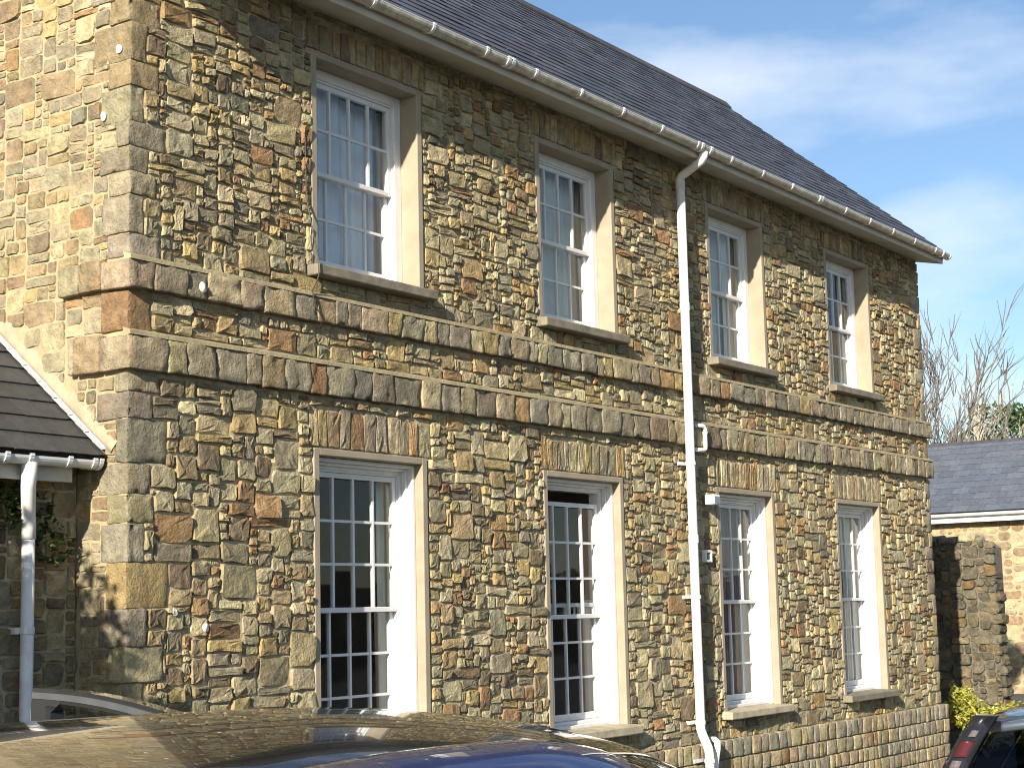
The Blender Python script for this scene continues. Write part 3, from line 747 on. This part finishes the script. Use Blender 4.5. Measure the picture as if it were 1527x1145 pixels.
# lead soakers along the abutment, mortar fillet above
g = Geo(); k = 0.0
while k < 1.7:
    a = po + Vector((0, c2, s2)) * k; b = po + Vector((0, c2, s2)) * (k + .215); N2 = Vector((0, -s2, c2))
    v = []
    for (X, hh) in ((-.048, .027), (-.012, .034), (-.010, .075)):
        for q in (a, b): v.append(tuple(Vector((X, 0, 0)) + q + N2 * (hh + (.006 if q is a else 0))))
    g.add(v, [(0, 2, 3, 1), (2, 4, 5, 3)]); k += .2
g.build('flashing', M['lead'], proof)
v = []; f = []
n = 40
for i in range(n + 1):
    s = -.06 + 1.75 * i / n; q = po + Vector((0, c2, s2)) * s; N2 = Vector((0, -s2, c2))
    up_ = .15 + .06 * noise.noise((s * 8, 3, 1)) + .05 * noise.noise((s * 21, 3, 1))
    for (X, hh) in ((-.001, .05), (-.02, .052), (-.022, .08), (-.014, up_ - .03), (.004, up_)): v.append(tuple(Vector((X, 0, 0)) + q + N2 * hh))
for i in range(n):
    for q in range(4): f.append((i * 5 + q, i * 5 + q + 1, (i + 1) * 5 + q + 1, (i + 1) * 5 + q))
M['fillet'] = plain('pale_mortar_fillet', (.31, .265, .18), .95, var=.15, scale=10, bump=.6, bscale=35, dirt=(.45, .38, .25), dirt_amt=.5)
mesh('mortar_fillet', v, f, M['fillet'], PW, smooth=True)
g = Geo(); g.box(-3.4, -.19, .295, .315, 2.86, 3.02, .003); g.build('fascia', M['soffit'], PW)
g = Geo(); g.box(-3.4, -.19, .315, .47, 2.87, 2.885); g.build('soffit', M['soffit'], PW)
PGY, PGZ = .235, 3.0
g = Geo(); v, f = half_round(-3.4, -.035, PGY, PGZ, .052); g.add(v, f); pg = g.build('gutter', M['pvc'], PW)
for x in (-.10, -.30, -.05, -.78, -.62 + .02, -1.4, -2.1): gutter_bracket(x, PGY, PGZ, .053, .03, pg)
g = Geo(); g.tube([(-.58, PGY, 2.96), (-.58, PGY, 2.86), (-.575, PGY + .01, 2.82), (-.47, .37, 2.66), (-.455, .385, 2.62), (-.455, .385, 2.5)], [.052, .047, .046, .044, .045, .047], 14)
g.tube([(-.455, .385, 2.52), (-.455, .385, -.2)], .041, 14); pd = g.build('downpipe', M['pvc'], PW, smooth=True)
for z in (1.94,):
    g = Geo(); g.tube([(-.455, .385, z - .02), (-.455, .385, z + .02)], .047, 12); g.box(-.53, -.38, .41, .47, z - .02, z + .02); g.build('pipe_clip', M['pvc'], pd)

# ------------------------------------------------------------------ foliage helpers
def leaves(centres, n, size, name, mat, parent=None, r=None, kind=None, flat=0, origin=None):
    """centres: (point, radii); many small bent leaves through the volume"""
    r = r or rng; v = []; f = []; c = []
    tot = sum(q[1][0] * q[1][1] * q[1][2] for q in centres)
    for (p, rad) in centres:
        for _ in range(int(n * rad[0] * rad[1] * rad[2] / tot) + 1):
            while True:
                d = Vector((r.uniform(-1, 1), r.uniform(-1, 1), r.uniform(-1, 1)))
                if .15 < d.length < 1: break
            if r.random() < .65: d = d.normalized() * r.uniform(.75, 1.05)
            q = Vector(p) + Vector((d.x * rad[0], d.y * rad[1], d.z * rad[2]))
            a = Vector((r.gauss(0, 1), r.gauss(0, 1), r.gauss(0, .6))).normalized(); b = a.cross(Vector((r.gauss(0, 1), r.gauss(0, 1), r.gauss(0, 1)))).normalized()
            s = size * r.uniform(.6, 1.3); k = len(v)
            nrm = a.cross(b) * s * .18
            v += [tuple(q - a * s * .5), tuple(q + b * s * .28 - nrm), tuple(q + a * s * .5), tuple(q - b * s * .28 - nrm)]
            f += [(k, k + 1, k + 2), (k, k + 2, k + 3)]
            t = min(1, max(0, r.gauss(.5, .3))); c += [(1, 1, 1, t)] * 4
    return mesh(name, v, f, mat, parent, col=c, kind=kind, origin=origin)

# ivy under the eave of the wing
cs_ = [(Vector((U(-2.6, -.1), .42, U(2.45, 2.84))), (U(.1, .2), .06, U(.08, .16))) for _ in range(26)] + [(Vector((U(-1.6, -.7), .41, U(1.9, 2.7))), (.16, .06, .16)) for _ in range(8)]
meta(leaves(cs_, 2600, .06, 'ivy', M['ivy'], kind='stuff'), 'dark ivy clinging to shaded wall under the eave of the low slate roofed wing', 'ivy')

# ------------------------------------------------------------------ garden wall beyond the building
GW = empty('garden_wall', (17.2, 1.2, -.1), 'dark rough rubble garden wall with rounded end standing behind the building corner', 'wall')
def gtop(y): return 2.9 + .03 * math.sin(y * 5) - (max(0, .62 - y) ** 2) * 1.2
v = []; f = []
ys = [.26 + .1 * k for k in range(70)]
for y in ys: v += [(17.0, y, -.6), (17.0, y, gtop(y) - .04), (17.36, y, gtop(y) - .04), (17.36, y, -.6)]
for k in range(len(ys) - 1):
    for q in range(3): f.append((k * 4 + q, k * 4 + q + 1, (k + 1) * 4 + q + 1, (k + 1) * 4 + q))
f.append((3, 2, 1, 0))
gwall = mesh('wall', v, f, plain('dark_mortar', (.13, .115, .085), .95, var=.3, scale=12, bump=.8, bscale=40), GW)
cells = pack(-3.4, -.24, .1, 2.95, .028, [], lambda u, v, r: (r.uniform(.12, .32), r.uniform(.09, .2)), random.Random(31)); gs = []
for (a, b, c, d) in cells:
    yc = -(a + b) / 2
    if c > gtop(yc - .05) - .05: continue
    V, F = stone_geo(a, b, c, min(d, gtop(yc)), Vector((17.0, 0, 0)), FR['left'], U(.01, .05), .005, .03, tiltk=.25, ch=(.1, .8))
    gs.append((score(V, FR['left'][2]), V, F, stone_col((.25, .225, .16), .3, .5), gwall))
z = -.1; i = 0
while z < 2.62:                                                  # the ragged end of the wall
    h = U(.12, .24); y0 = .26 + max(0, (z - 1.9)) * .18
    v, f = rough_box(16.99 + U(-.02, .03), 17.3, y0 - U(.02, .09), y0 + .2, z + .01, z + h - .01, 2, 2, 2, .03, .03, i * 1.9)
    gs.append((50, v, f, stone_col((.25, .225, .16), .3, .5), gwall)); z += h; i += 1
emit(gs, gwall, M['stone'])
for k in range(9):
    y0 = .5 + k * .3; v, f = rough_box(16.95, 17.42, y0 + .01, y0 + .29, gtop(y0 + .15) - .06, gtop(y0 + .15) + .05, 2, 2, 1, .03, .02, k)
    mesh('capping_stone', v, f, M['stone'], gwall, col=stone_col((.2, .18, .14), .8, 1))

# ------------------------------------------------------------------ outbuilding at the right edge
OB = empty('outbuilding', (29, 4, 0), 'low outbuilding of pale mortared rubble with blue grey slate roof behind garden wall', 'building')
XB, OE = 28.0, 3.82
g = Geo(); g.box(XB, XB + 5.2, -6, 14, -.3, OE); owall = g.build('wall', M['mortar_pale'], OB)
cells = pack(-8.0, -1.2, .0, 3.65, .04, [], lambda u, v, r: (r.uniform(.2, .5), r.uniform(.12, .24)), random.Random(41)); os_ = []
for (a, b, c, d) in cells:
    if rng.random() < .06: continue
    V, F = stone_geo(a, b, c, d, Vector((XB, 0, 0)), FR['left'], U(.006, .02), U(.010, .026), .03, ch=(.3, .7))
    os_.append((score(V, FR['left'][2]), V, F, stone_col(rng.choice([(.27, .18, .11), (.28, .215, .14), (.2, .15, .1)]), .9, 1.2), owall))
emit(os_, owall, M['stone'])
orun = 3.1; oth = math.atan(.66); oc, os2 = math.cos(oth), math.sin(oth)
rv = [(XB - .28, 14, OE), (XB - .28, -6, OE), (XB - .28 + orun * oc, -6, OE + orun * os2), (XB - .28 + orun * oc, 14, OE + orun * os2), (XB + 5.4, 14, OE), (XB + 5.4, -6, OE)]
rv += [(a, b, c - .08) for a, b, c in rv]
oroof = mesh('roof', rv, [(0, 1, 2, 3), (3, 2, 5, 4), (6, 9, 8, 7), (9, 10, 11, 8), (0, 6, 7, 1), (1, 7, 8, 2), (2, 8, 11, 5), (3, 9, 6, 0), (4, 10, 9, 3), (4, 5, 11, 10)], M['ridge'], OB)
slate_field(oroof, M['slate_blue'], -12, 3, Vector((XB - .3, 0, OE + .01)), orun, .26, .36, .66, (Vector((0, -1, 0)), Vector((oc, 0, os2)), Vector((-os2, 0, oc))), score, 300, 13, thick=.01, tint=.14, lift=.016)
for k in range(30):
    y0 = -2 + k * .46; rx, rzz = XB - .28 + orun * oc, OE + orun * os2
    g = Geo(); g.add([(rx - .16, y0, rzz - .08), (rx, y0, rzz + .07), (rx + .16, y0, rzz - .08), (rx - .16, y0 + .45, rzz - .08), (rx, y0 + .45, rzz + .07), (rx + .16, y0 + .45, rzz - .08)], [(0, 3, 4, 1), (1, 4, 5, 2), (0, 1, 2), (5, 4, 3), (0, 2, 5, 3)])
    g.build('ridge_tile', M['ridge'], oroof)
g = Geo(); g.box(XB - .28, XB - .25, -6, 14, OE - .2, OE - .02); g.box(XB - .26, XB - .01, -6, 14, OE - .2, OE - .185); g.build('fascia', M['white'], OB)
gv_, gf_ = half_round(-6, 14, 0, 0, .065)
g = Geo(); g.add([(XB - .35 + b, a, OE - .015 + c) for a, b, c in gv_], [tuple(reversed(q)) for q in gf_]); g.build('gutter', M['pvc'], OB)

# ------------------------------------------------------------------ trees
def bare_tree(name, base, height, seed, label, mat, spread=.5, upright=.55, levels=5, r0=.16, group='bare trees behind the outbuilding', n0=7):
    r = random.Random(seed); T = empty(name, base, label, 'tree', group)
    tr = Geo(); cr = Geo()
    def grow(p, d, ln, rad, lev):
        pts = [p]; q = p; dd = d; n = 4 if lev < 2 else 3
        for k in range(n):
            dd = (dd + Vector((r.gauss(0, .16), r.gauss(0, .16), r.gauss(0, .1) + .06 * upright))).normalized(); q = q + dd * ln / n; pts.append(q)
        rs = [rad * (1 - .55 * k / n) for k in range(n + 1)]
        (tr if lev == 0 else cr).tube(pts, rs, 7 if lev < 2 else (4 if lev < 4 else 3), caps=False)
        if lev >= levels: return
        nb = n0 if lev == 0 else r.randint(3, 4)
        for k in range(nb):
            t = r.uniform(.35 if lev else .3, 1); i = min(n - 1, int(t * n)); s = pts[i].lerp(pts[i + 1], t * n - i)
            ax = Vector((r.gauss(0, 1), r.gauss(0, 1), 0)).normalized()
            nd = (dd * (1 - spread) + ax * spread * r.uniform(.6, 1.3) + Vector((0, 0, upright * .5))).normalized()
            grow(s, nd, ln * r.uniform(.5, .78), max(.017, rad * (1 - .55 * t) * r.uniform(.45, .7)), lev + 1)
        grow(q, (dd + Vector((r.gauss(0, .15), r.gauss(0, .15), .1))).normalized(), ln * .7, rs[-1], lev + 1)
    grow(Vector(base), Vector((0, 0, 1)), height * .34, r0, 0)
    tr.build('trunk', mat, T, smooth=True); cr.build('crown', mat, T, smooth=True)
bare_tree('bare_tree', (38.0, 9.9, -.1), 13.2, 4, 'slender leafless tree rising just right of the tall stone corner', M['bark_dark'], .40, .8, 4, .13, n0=11)
bare_tree('bare_tree', (44.5, 8.9, -.1), 11.6, 9, 'pale barked leafless tree at the right edge beside the evergreen', M['bark'], .48, .6, 4, .19, n0=11)
bare_tree('bare_tree', (41.0, 9.7, -.1), 7.4, 15, 'low spreading leafless tree between the two taller bare trees', M['bark'], .6, .4, 4, .12, n0=9)
bare_tree('bare_tree', (47.0, 11.2, -.1), 9.8, 23, 'thin leafless tree standing at the back between the taller bare trees', M['bark_dark'], .5, .6, 4, .1)
EV = empty('evergreen_tree', (48.5, 9.3, -.1), 'dark green evergreen tree low at the right edge behind the pale bare tree', 'tree')
g = Geo(); g.tube([(48.5, 9.3, -.1), (48.5, 9.3, 4), (48.4, 9.3, 7.5)], [.2, .15, .05], 8); g.build('trunk', M['bark_dark'], EV)
r_ = random.Random(77); ec = [(Vector((48.5 + r_.gauss(0, .9), 9.0 + r_.gauss(0, .9), r_.uniform(3, 8.6))), (r_.uniform(.4, .8),) * 3) for _ in range(34)]
leaves(ec, 6500, .2, 'crown', M['evergreen'], EV, r_)

# golden shrub at the foot of the garden wall
SH = empty('golden_shrub', (15.9, .2, -.2), 'bright yellow green leafy shrub growing at the foot of the dark garden wall', 'shrub')
r_ = random.Random(5); g = Geo()
for k in range(12):
    a = r_.uniform(-.25, .25); g.tube([(15.8, .1, -.2), (15.75 + a * .4, .1 + r_.uniform(-.2, .25), .15), (15.7 + a, .1 + r_.uniform(-.4, .35), r_.uniform(.3, .45))], [.012, .009, .004], 5)
g.build('stem', M['bark_dark'], SH)
sc_ = []
for _ in range(64):
    y_ = r_.uniform(-.55, .5); sc_.append((Vector((15.7 + r_.uniform(-.3, .3), y_, r_.uniform(.05, .52 + max(0, y_ + .1) * .4))), (.15, .13, .11)))
sc_ += [(Vector((15.6, .42 + .02 * k, .55 + .09 * k)), (.09, .07, .07)) for k in range(4)]
leaves(sc_, 4200, .065, 'foliage', M['shrub'], SH, r_)

# shade tree to the left, out of the frame, that darkens the wing and dapples the corner
HT = empty('holly_tree', (-4.6, .9, -.2), 'dense dark green holly standing well left of the low wing', 'tree')
g = Geo(); g.tube([(-4.6, .9, -.3), (-4.6, .9, 2), (-4.55, .6, 4)], [.16, .12, .04], 8); g.build('trunk', M['bark_dark'], HT)
r_ = random.Random(12); hc = [(Vector((-4.6 + r_.uniform(-.7, .7), .3 + r_.uniform(-.85, 1.6), r_.uniform(.3, 3.95))), (r_.uniform(.3, .45),) * 3) for _ in range(110)]
hc += [(Vector((-4.6 + r_.uniform(-.5, .5), r_.uniform(-1.25, -.6), r_.uniform(.7, 3.75))), (.21, .21, .21)) for _ in range(48)]
hc += [(Vector((-4.6 + r_.uniform(-.5, .5), r_.uniform(-.95, -.4), r_.uniform(1.4, 3.9))), (.34, .34, .34)) for _ in range(34)]
leaves(hc, 34000, .11, 'crown', M['evergreen'], HT, r_)

# tall hedge opposite the building (seen in the window glass)
r_ = random.Random(3); hh = [(Vector((x * 2.2 - 2, -31 + r_.uniform(-1, 1), r_.uniform(.2, 3.0))), (r_.uniform(1.2, 1.8), 1.0, r_.uniform(.8, 1.5))) for x in range(40) for _ in range(2)]
HG = empty('hedge_row', (40, -31, .1), 'long dark hedge across the car park opposite the stone front', 'hedge')
leaves(hh, 22000, .32, 'foliage', M['hedge'], HG, r_)
g = Geo(); g.box(-5, 88, -32, -31, .0, 3.2); g.build('hedge_core', M['hedge'], HG)

# ------------------------------------------------------------------ cars
def car_paint(name, col, metal=.0, rough=.3):
    m, t, b = new_mat(name); b.inputs['Base Color'].default_value = (*col, 1); b.inputs['Metallic'].default_value = metal
    b.inputs['Roughness'].default_value = rough; b.inputs['Coat Weight'].default_value = 1; b.inputs['Coat Roughness'].default_value = .015; b.inputs['Coat IOR'].default_value = 1.6
    return m
M['paint_black'] = car_paint('black_car_paint', (.006, .006, .007), 0, .15)
M['paint_blue'] = car_paint('dark_blue_car_paint', (.008, .016, .085), .2, .4)
M['paint_blue'].node_tree.nodes['Principled BSDF'].inputs['Coat IOR'].default_value = 1.25
M['paint_sky_sheen'] = car_paint('sky_sheen_car_paint', (.2, .23, .27), .7, .3)  # sky reflection on the dark car's spoiler, put into its paint colour
M['paint_graphite'] = car_paint('graphite_car_paint', (.018, .018, .02), .2, .3)
M['paint_reflection_grey'] = car_paint('door_reflection_grey', (.07, .07, .07), .6, .3)  # grey reflections on the black car's door frame, put into the base colour
M['lamp_red'] = plain('red_lamp_lens', (.07, .012, .012), .45, coat=.3)
M['lamp_clear'] = plain('clear_lamp_lens', (.12, .10, .10), .5, coat=.3)

def interp(xs, ys, x):
    """smooth monotone-ish interpolation through the control points"""
    if x <= xs[0]: return ys[0]
    if x >= xs[-1]: return ys[-1]
    i = max(k for k in range(len(xs) - 1) if xs[k] <= x); h = xs[i + 1] - xs[i]; t = (x - xs[i]) / h
    def sl(k):
        if k <= 0 or k >= len(xs) - 1: return (ys[min(k + 1, len(xs) - 1)] - ys[max(k - 1, 0)]) / (xs[min(k + 1, len(xs) - 1)] - xs[max(k - 1, 0)])
        a, b = (ys[k] - ys[k - 1]) / (xs[k] - xs[k - 1]), (ys[k + 1] - ys[k]) / (xs[k + 1] - xs[k])
        return 0 if a * b <= 0 else 2 * a * b / (a + b)
    m0, m1 = sl(i) * h, sl(i + 1) * h; t2, t3 = t * t, t * t * t
    return ys[i] * (2 * t3 - 3 * t2 + 1) + m0 * (t3 - 2 * t2 + t) + ys[i + 1] * (-2 * t3 + 3 * t2) + m1 * (t3 - t2)

def car(name, base, yaw, paint, label, P):
    """body lofted from a side profile (x forward): top line, belt line, widths"""
    root = empty(name, base, label, 'car'); root.rotation_euler = (0, 0, yaw)
    prof, belt, half = P['top'], P['belt'], P['half']
    tx, tz = [p[0] for p in prof], [p[1] for p in prof]; bx, bz = [p[0] for p in belt], [p[1] for p in belt]; hx, hw = [p[0] for p in half], [p[1] for p in half]
    x0, x1 = tx[0], tx[-1]; NX = 110; rw = P['roof_half']; crown = P.get('crown', .05)
    ws, rs = P['windscreen'], P['rear']                           # (cowl x, header x), (roof end x, glass base x)
    xs = sorted(set([x0 + (x1 - x0) * i / NX for i in range(NX + 1)] + [ws[0], ws[1], rs[0], rs[1]] + [a for q in P['side'] for a in q]))
    rows = []
    NT = 9; NG = 8; NS = 8
    for x in xs:
        T, Bz, W_ = interp(tx, tz, x), interp(bx, bz, x), interp(hx, hw, x); Bz = min(Bz, T - .005)
        g_ = max(0., min(1., (T - Bz - .02) / .4)); RW = W_ * .96 * (1 - g_) + min(rw, W_ * .9) * g_
        zb = .2 + .1 * max(0, abs(x - (x0 + x1) / 2) / ((x1 - x0) / 2) - .8) * 5 * .3
        ring = []
        cr_ = crown * (.35 + .65 * g_)
        for k in range(NT): s = k / NT; ring.append((RW * s, T - cr_ * s ** P.get('cexp', 2.4)))                       # roof
        ez = T - cr_; er = .035
        for k in range(NG + 1): s = k / NG; ring.append((RW + (W_ * .97 - RW) * (s ** 1.12), ez + (Bz - ez) * s))          # glass house side
        for k in range(1, NS + 1):
            s = k / NS; ring.append((W_ * (.97 + .03 * math.sin(min(1, s * 2) * 1.57)) if s < .8 else W_ * (1 - .06 * (s - .8) / .2), Bz + (zb - Bz) * s))
        rows.append(ring)
    M_ = len(rows[0]); v = []; f = []; groups = {}
    def vid(i, k, sd): return (i * M_ + k) * 2 + sd
    for i, x in enumerate(xs):
        for (y, z) in rows[i]: v += [(x, y, z), (x, -y, z)]
    cut = {}
    for i in range(len(xs) - 1):
        xm = (xs[i] + xs[i + 1]) / 2
        for k in range(M_ - 1):
            for sd in (0, 1):
                q = (vid(i, k, sd), vid(i + 1, k, sd), vid(i + 1, k + 1, sd), vid(i, k + 1, sd))
                if sd == 0: q = q[::-1]
                q = tuple(reversed(q)) if True else q
                key = None
                Tm, Bm = interp(tx, tz, xm), interp(bx, bz, xm)
                if ws[1] < xm < ws[0] and k < NT - 0: key = 'windscreen'
                elif rs[1] < xm < rs[0] and k < NT - 1: key = 'rear_window'
                elif NT + 1 <= k < NT + NG - 1 and Tm - Bm > .16:
                    for n_, (a, b) in enumerate(P['side']):
                        if a < xm < b: key = ('side', n_, sd)
                if key is None: f.append(q)
                else: cut.setdefault(key, []).append(q)
    f.append(tuple(vid(0, k, 0) for k in range(M_)) + tuple(vid(0, k, 1) for k in range(M_ - 1, 0, -1)))
    f.append(tuple(reversed(tuple(vid(len(xs) - 1, k, 0) for k in range(M_)) + tuple(vid(len(xs) - 1, k, 1) for k in range(M_ - 1, 0, -1)))))
    n_ = len(xs)
    for i in range(n_ - 1): f.append((vid(i, M_ - 1, 0), vid(i, M_ - 1, 1), vid(i + 1, M_ - 1, 1), vid(i + 1, M_ - 1, 0)))
    body = mesh('body', v, f, paint, root, smooth=True, origin=(0, 0, 0), world=False)
    for key, fs in cut.items():
        ids = sorted({i for q in fs for i in q}); mp_ = {a: k for k, a in enumerate(ids)}
        cx = Vector((0, 0, .6))
        vv = [tuple(Vector(v[a]) - (Vector((0, v[a][1], v[a][2] - .8))).normalized() * .004) for a in ids]
        mesh('window' if key[0] == 'side' else key, vv, [tuple(mp_[a] for a in q) for q in fs], M['car_glass'], root, smooth=True, origin=(0, 0, 0), world=False)
    g = Geo(); g.box(x0 + .5, x1 - 1.1, -.6, .6, .3, .75); g.build('seats', M['black'], root, world=False)
    for wx in P['wheels']:
        for sgn in (-1, 1):
            W_ = interp(hx, hw, wx); g = Geo(); yy = sgn * (W_ - .1)
            g.tube([(wx, yy - .1, .31), (wx, yy - .08, .31), (wx, yy + .08, .31), (wx, yy + .1, .31)], [.26, .31, .31, .26], 28)
            wh = g.build('wheel', M['black'], root, world=False)
            g = Geo(); g.tube([(wx, yy + sgn * .085, .31), (wx, yy + sgn * .106, .31)], [.2, .19], 20); ri = g.build('rim', M['steel'], None); ri.parent = wh; ri.location = ri.location - wh.location
    for sgn in (-1, 1):
        W_ = interp(hx, hw, x1 - .15); v2, f2 = rough_box(x1 - .28, x1 - .03, sgn * (W_ - .17) - .13, sgn * (W_ - .17) + .13, .58, .7, 3, 3, 2, .03, 0, 0); mesh('headlight', v2, f2, M['lamp_clear'], root, smooth=True, world=False)
        if not P.get('tall_tail'):
            W_ = interp(hx, hw, x0 + .1); v2, f2 = rough_box(x0 - .01, x0 + .15, sgn * (W_ - .12) - .1, sgn * (W_ - .12) + .1, .7, .95, 2, 2, 2, .02, 0, 0); mesh('tail_light', v2, f2, M['lamp_red'], root, smooth=True, world=False)
    return root, (tx, tz, bx, bz, hx, hw)

HEAD = math.atan2(RT.y, RT.x)
def ground_at(x, y): return gz(x, y)
# black estate: roof crown at (-3.55,-4.65,1.725)
bg_ = .33; zt_ = 1.725 - bg_
blackP = dict(top=[(-2.25, .62), (-2.2, .95), (-2.0, 1.16), (-1.55, zt_ - .06), (-.9, zt_ - .022), (0., zt_), (.55, zt_ - .045), (.95, zt_ - .13), (1.3, zt_ - .30), (1.75, .95), (2.3, .86), (2.42, .6), (2.45, .5)],
              belt=[(-2.25, .6), (-2.1, .93), (0, .91), (1.4, .90), (2.45, .5)], half=[(-2.25, .55), (-2.0, .78), (-1, .97), (1, .97), (2.1, .84), (2.45, .5)], roof_half=.82, crown=.125, cexp=2.2,
              windscreen=(1.72, .72), rear=(-1.75, -2.15), side=[(-1.6, -.75), (-.68, .12), (.2, 1.05)], wheels=(-1.35, 1.4))
c_, s_ = math.cos(HEAD), math.sin(HEAD)
pk = Vector((-3.548, -4.65, 0))
black, _ = car('black_car', (pk.x, pk.y, bg_), HEAD, M['paint_black'], 'glossy black car nearest the stone wall whose roof mirrors the building, one rear door open', blackP)
# open door on its far side
def to_local(P): d = Vector(P) - Vector((pk.x, pk.y, bg_)); return Vector((d.x * c_ + d.y * s_, -d.x * s_ + d.y * c_, d.z))
dL, dR = to_local((-3.0656, -2.867, 1.737)), to_local((-3.40, -3.967, 1.678))
def door_pt(s, z): # s 0 hinge .. 1 rear edge
    q = dR.lerp(dL, s); return Vector((q.x, q.y, z))
def strip(pts_out, pts_in, th, mat, nm, par):
    v = []; f = []; n = len(pts_out); nrm = (dL - dR).cross(Vector((0, 0, 1))).normalized() * th
    for p, q in zip(pts_out, pts_in): v += [tuple(p), tuple(q), tuple(q + nrm), tuple(p + nrm)]
    for k in range(n - 1):
        for e in range(4): f.append((k * 4 + e, (k + 1) * 4 + e, (k + 1) * 4 + (e + 1) % 4, k * 4 + (e + 1) % 4))
    f += [(0, 1, 2, 3), (n * 4 - 1, n * 4 - 2, n * 4 - 3, n * 4 - 4)]
    return mesh(nm, v, f, mat, par, world=False, smooth=False)
topz = lambda s: dR.z + (dL.z - dR.z) * s + .012 + .018 * math.sin(min(1, max(0, s)) * math.pi) - (.22 * (-s) ** 1.5 if s < 0 else 0)
SS = [-.45 + 1.45 * k / 16 for k in range(17)]
po_ = [door_pt(1.0, .35)] + [door_pt(1.0, .8), door_pt(1.02, topz(1.0) - .06)] + [door_pt(s, topz(s)) for s in reversed(SS)]
pi_ = [door_pt(.9, .35)] + [door_pt(.86, .8), door_pt(.86, topz(.85) - .085)] + [door_pt(min(s, .74 + .05 * s), topz(s) - .052) for s in reversed(SS)]
dfr = strip(po_, pi_, .05, M['paint_reflection_grey'], 'door', black); dfr['label'] = 'open rear door'
po2 = [door_pt(s, topz(s) - .016) for s in SS]; pi2 = [door_pt(s, topz(s) - .038) for s in SS]
st_ = strip(po2, pi2, -.006, M['steel'], 'door_trim', black)
v = [tuple(door_pt(s, z)) for s, z in ((-.45, .85), (.9, .85), (.9, topz(.8) - .06), (.0, topz(0) - .03))]
mesh('door_glass', v, [(0, 1, 2, 3)], glass_mat('clear_car_glass', (.7, .74, .72)), black, world=False)
v2 = [tuple(door_pt(s, z)) for s, z in ((-.45, .3), (1.0, .3), (1.0, .86), (-.45, .86))]; nn = (dL - dR).cross(Vector((0, 0, 1))).normalized() * .08
mesh('door_panel', v2 + [tuple(Vector(a) + nn) for a in v2], [(0, 1, 2, 3), (7, 6, 5, 4), (0, 4, 5, 1), (1, 5, 6, 2), (2, 6, 7, 3), (3, 7, 4, 0)], M['paint_black'], black, world=False)

# dark blue small car, roof crown at (-4.42,-6.05,1.735)
zb_ = 1.735 - .33
blueP = dict(top=[(-1.7, .55), (-1.68, .85), (-1.5, 1.05), (-1.1, zb_ - .19), (-.75, zb_ - .105), (-.46, zb_ - .043), (-.2, zb_ - .01), (0, zb_), (.12, zb_ - .016), (.23, zb_ - .058), (.42, zb_ - .16), (.95, .93), (1.5, .84), (1.72, .6), (1.75, .5)],
             belt=[(-1.7, .55), (-1.5, .94), (0, .9), (1.0, .88), (1.75, .5)], half=[(-1.7, .5), (-1.5, .72), (-.6, .8), (.8, .8), (1.5, .74), (1.75, .45)], roof_half=.52, crown=.15, cexp=2.0,
             windscreen=(.93, .2), rear=(-1.1, -1.55), side=[(-1.05, -.16), (-.1, .62)], wheels=(-1.1, 1.15))
blue, _ = car('blue_car', (-4.42, -6.05, .33), HEAD, M['paint_blue'], 'small dark blue car with rounded roof nearest the camera at bottom centre', blueP)

# grey hatchback at the bottom right, seen from behind
rx_, ry_ = 2.28, -5.63; rg = .08
rP = dict(top=[(-2.1, .5), (-2.08, .85), (-1.98, 1.08), (-1.72, 1.345), (-1.62, 1.39), (-1.3, 1.42), (-.6, 1.425), (.1, 1.41), (.5, 1.34), (1.3, .96), (1.9, .85), (2.05, .6), (2.1, .5)],
          belt=[(-2.1, .5), (-2.0, .98), (0, .93), (1.2, .9), (2.1, .5)], half=[(-2.1, .62), (-2.0, .78), (-1, .86), (1, .86), (1.8, .78), (2.1, .5)], roof_half=.57, crown=.05,
          windscreen=(1.28, .35), rear=(-1.74, -2.02), side=[(-1.3, -.5), (-.42, .75)], wheels=(-1.3, 1.3), tall_tail=True)
YAWR = R(6)
grey, gp = car('grey_hatchback', (rx_, ry_, rg), YAWR, M['paint_graphite'], 'dark hatchback with sky-toned roof spoiler seen from behind at the bottom right corner', rP)
for sgn in (-1, 1):
    def edge(z, o): # point on the rear quarter at height z
        x = interp(gp[1][:6], gp[0][:6], z); W_ = interp(gp[4], gp[5], x); k = max(0, min(1, (z - .95) / .42)); return x, (W_ * .985 * (1 - k) + .60 * k) - o
    for (za, zb2, oa, ob, d_, mat, nm) in ((1.0, 1.372, -.012, .10, 0, M['paint_graphite'], 'pillar_trim'), (1.2, 1.268, .012, .075, .006, M['lamp_red'], 'tail_light'), (1.285, 1.312, .03, .065, .006, M['lamp_clear'], 'tail_light'), (1.155, 1.185, .02, .065, .006, M['lamp_clear'], 'tail_light'), (1.02, 1.14, .012, .075, .006, M['lamp_red'], 'tail_light')):
        v = []; f = []; n = 7
        for q in range(n):
            z = za + (zb2 - za) * q / (n - 1)
            xa, ya = edge(z, oa); xb, yb = edge(z, ob)
            v += [(xa + (.14 if d_ == 0 else .02), sgn * (ya + .006), z), (xa - .006 - d_, sgn * ya, z), (xb - .016 - d_, sgn * yb, z), (xb + (.05 if d_ == 0 else .02), sgn * yb, z)]
        for k in range(n - 1):
            for e in range(3): f.append((k * 4 + e, k * 4 + e + 1, (k + 1) * 4 + e + 1, (k + 1) * 4 + e))
        f.append((0, 1, 2, 3)); f.append((n * 4 - 1, n * 4 - 2, n * 4 - 3, n * 4 - 4))
        mesh(nm, v, f, mat, grey, world=False, smooth=True)
v, f = rough_box(-1.98, -1.6, -.42, .42, 1.352, 1.395, 2, 6, 1, .015, 0, 0)
v = [(a, b, c - abs(b) ** 2 * .2) for a, b, c in v]
mesh('spoiler', v, f, M['paint_sky_sheen'], grey, world=False, smooth=True)  # pale blue tone imitates mirrored sky
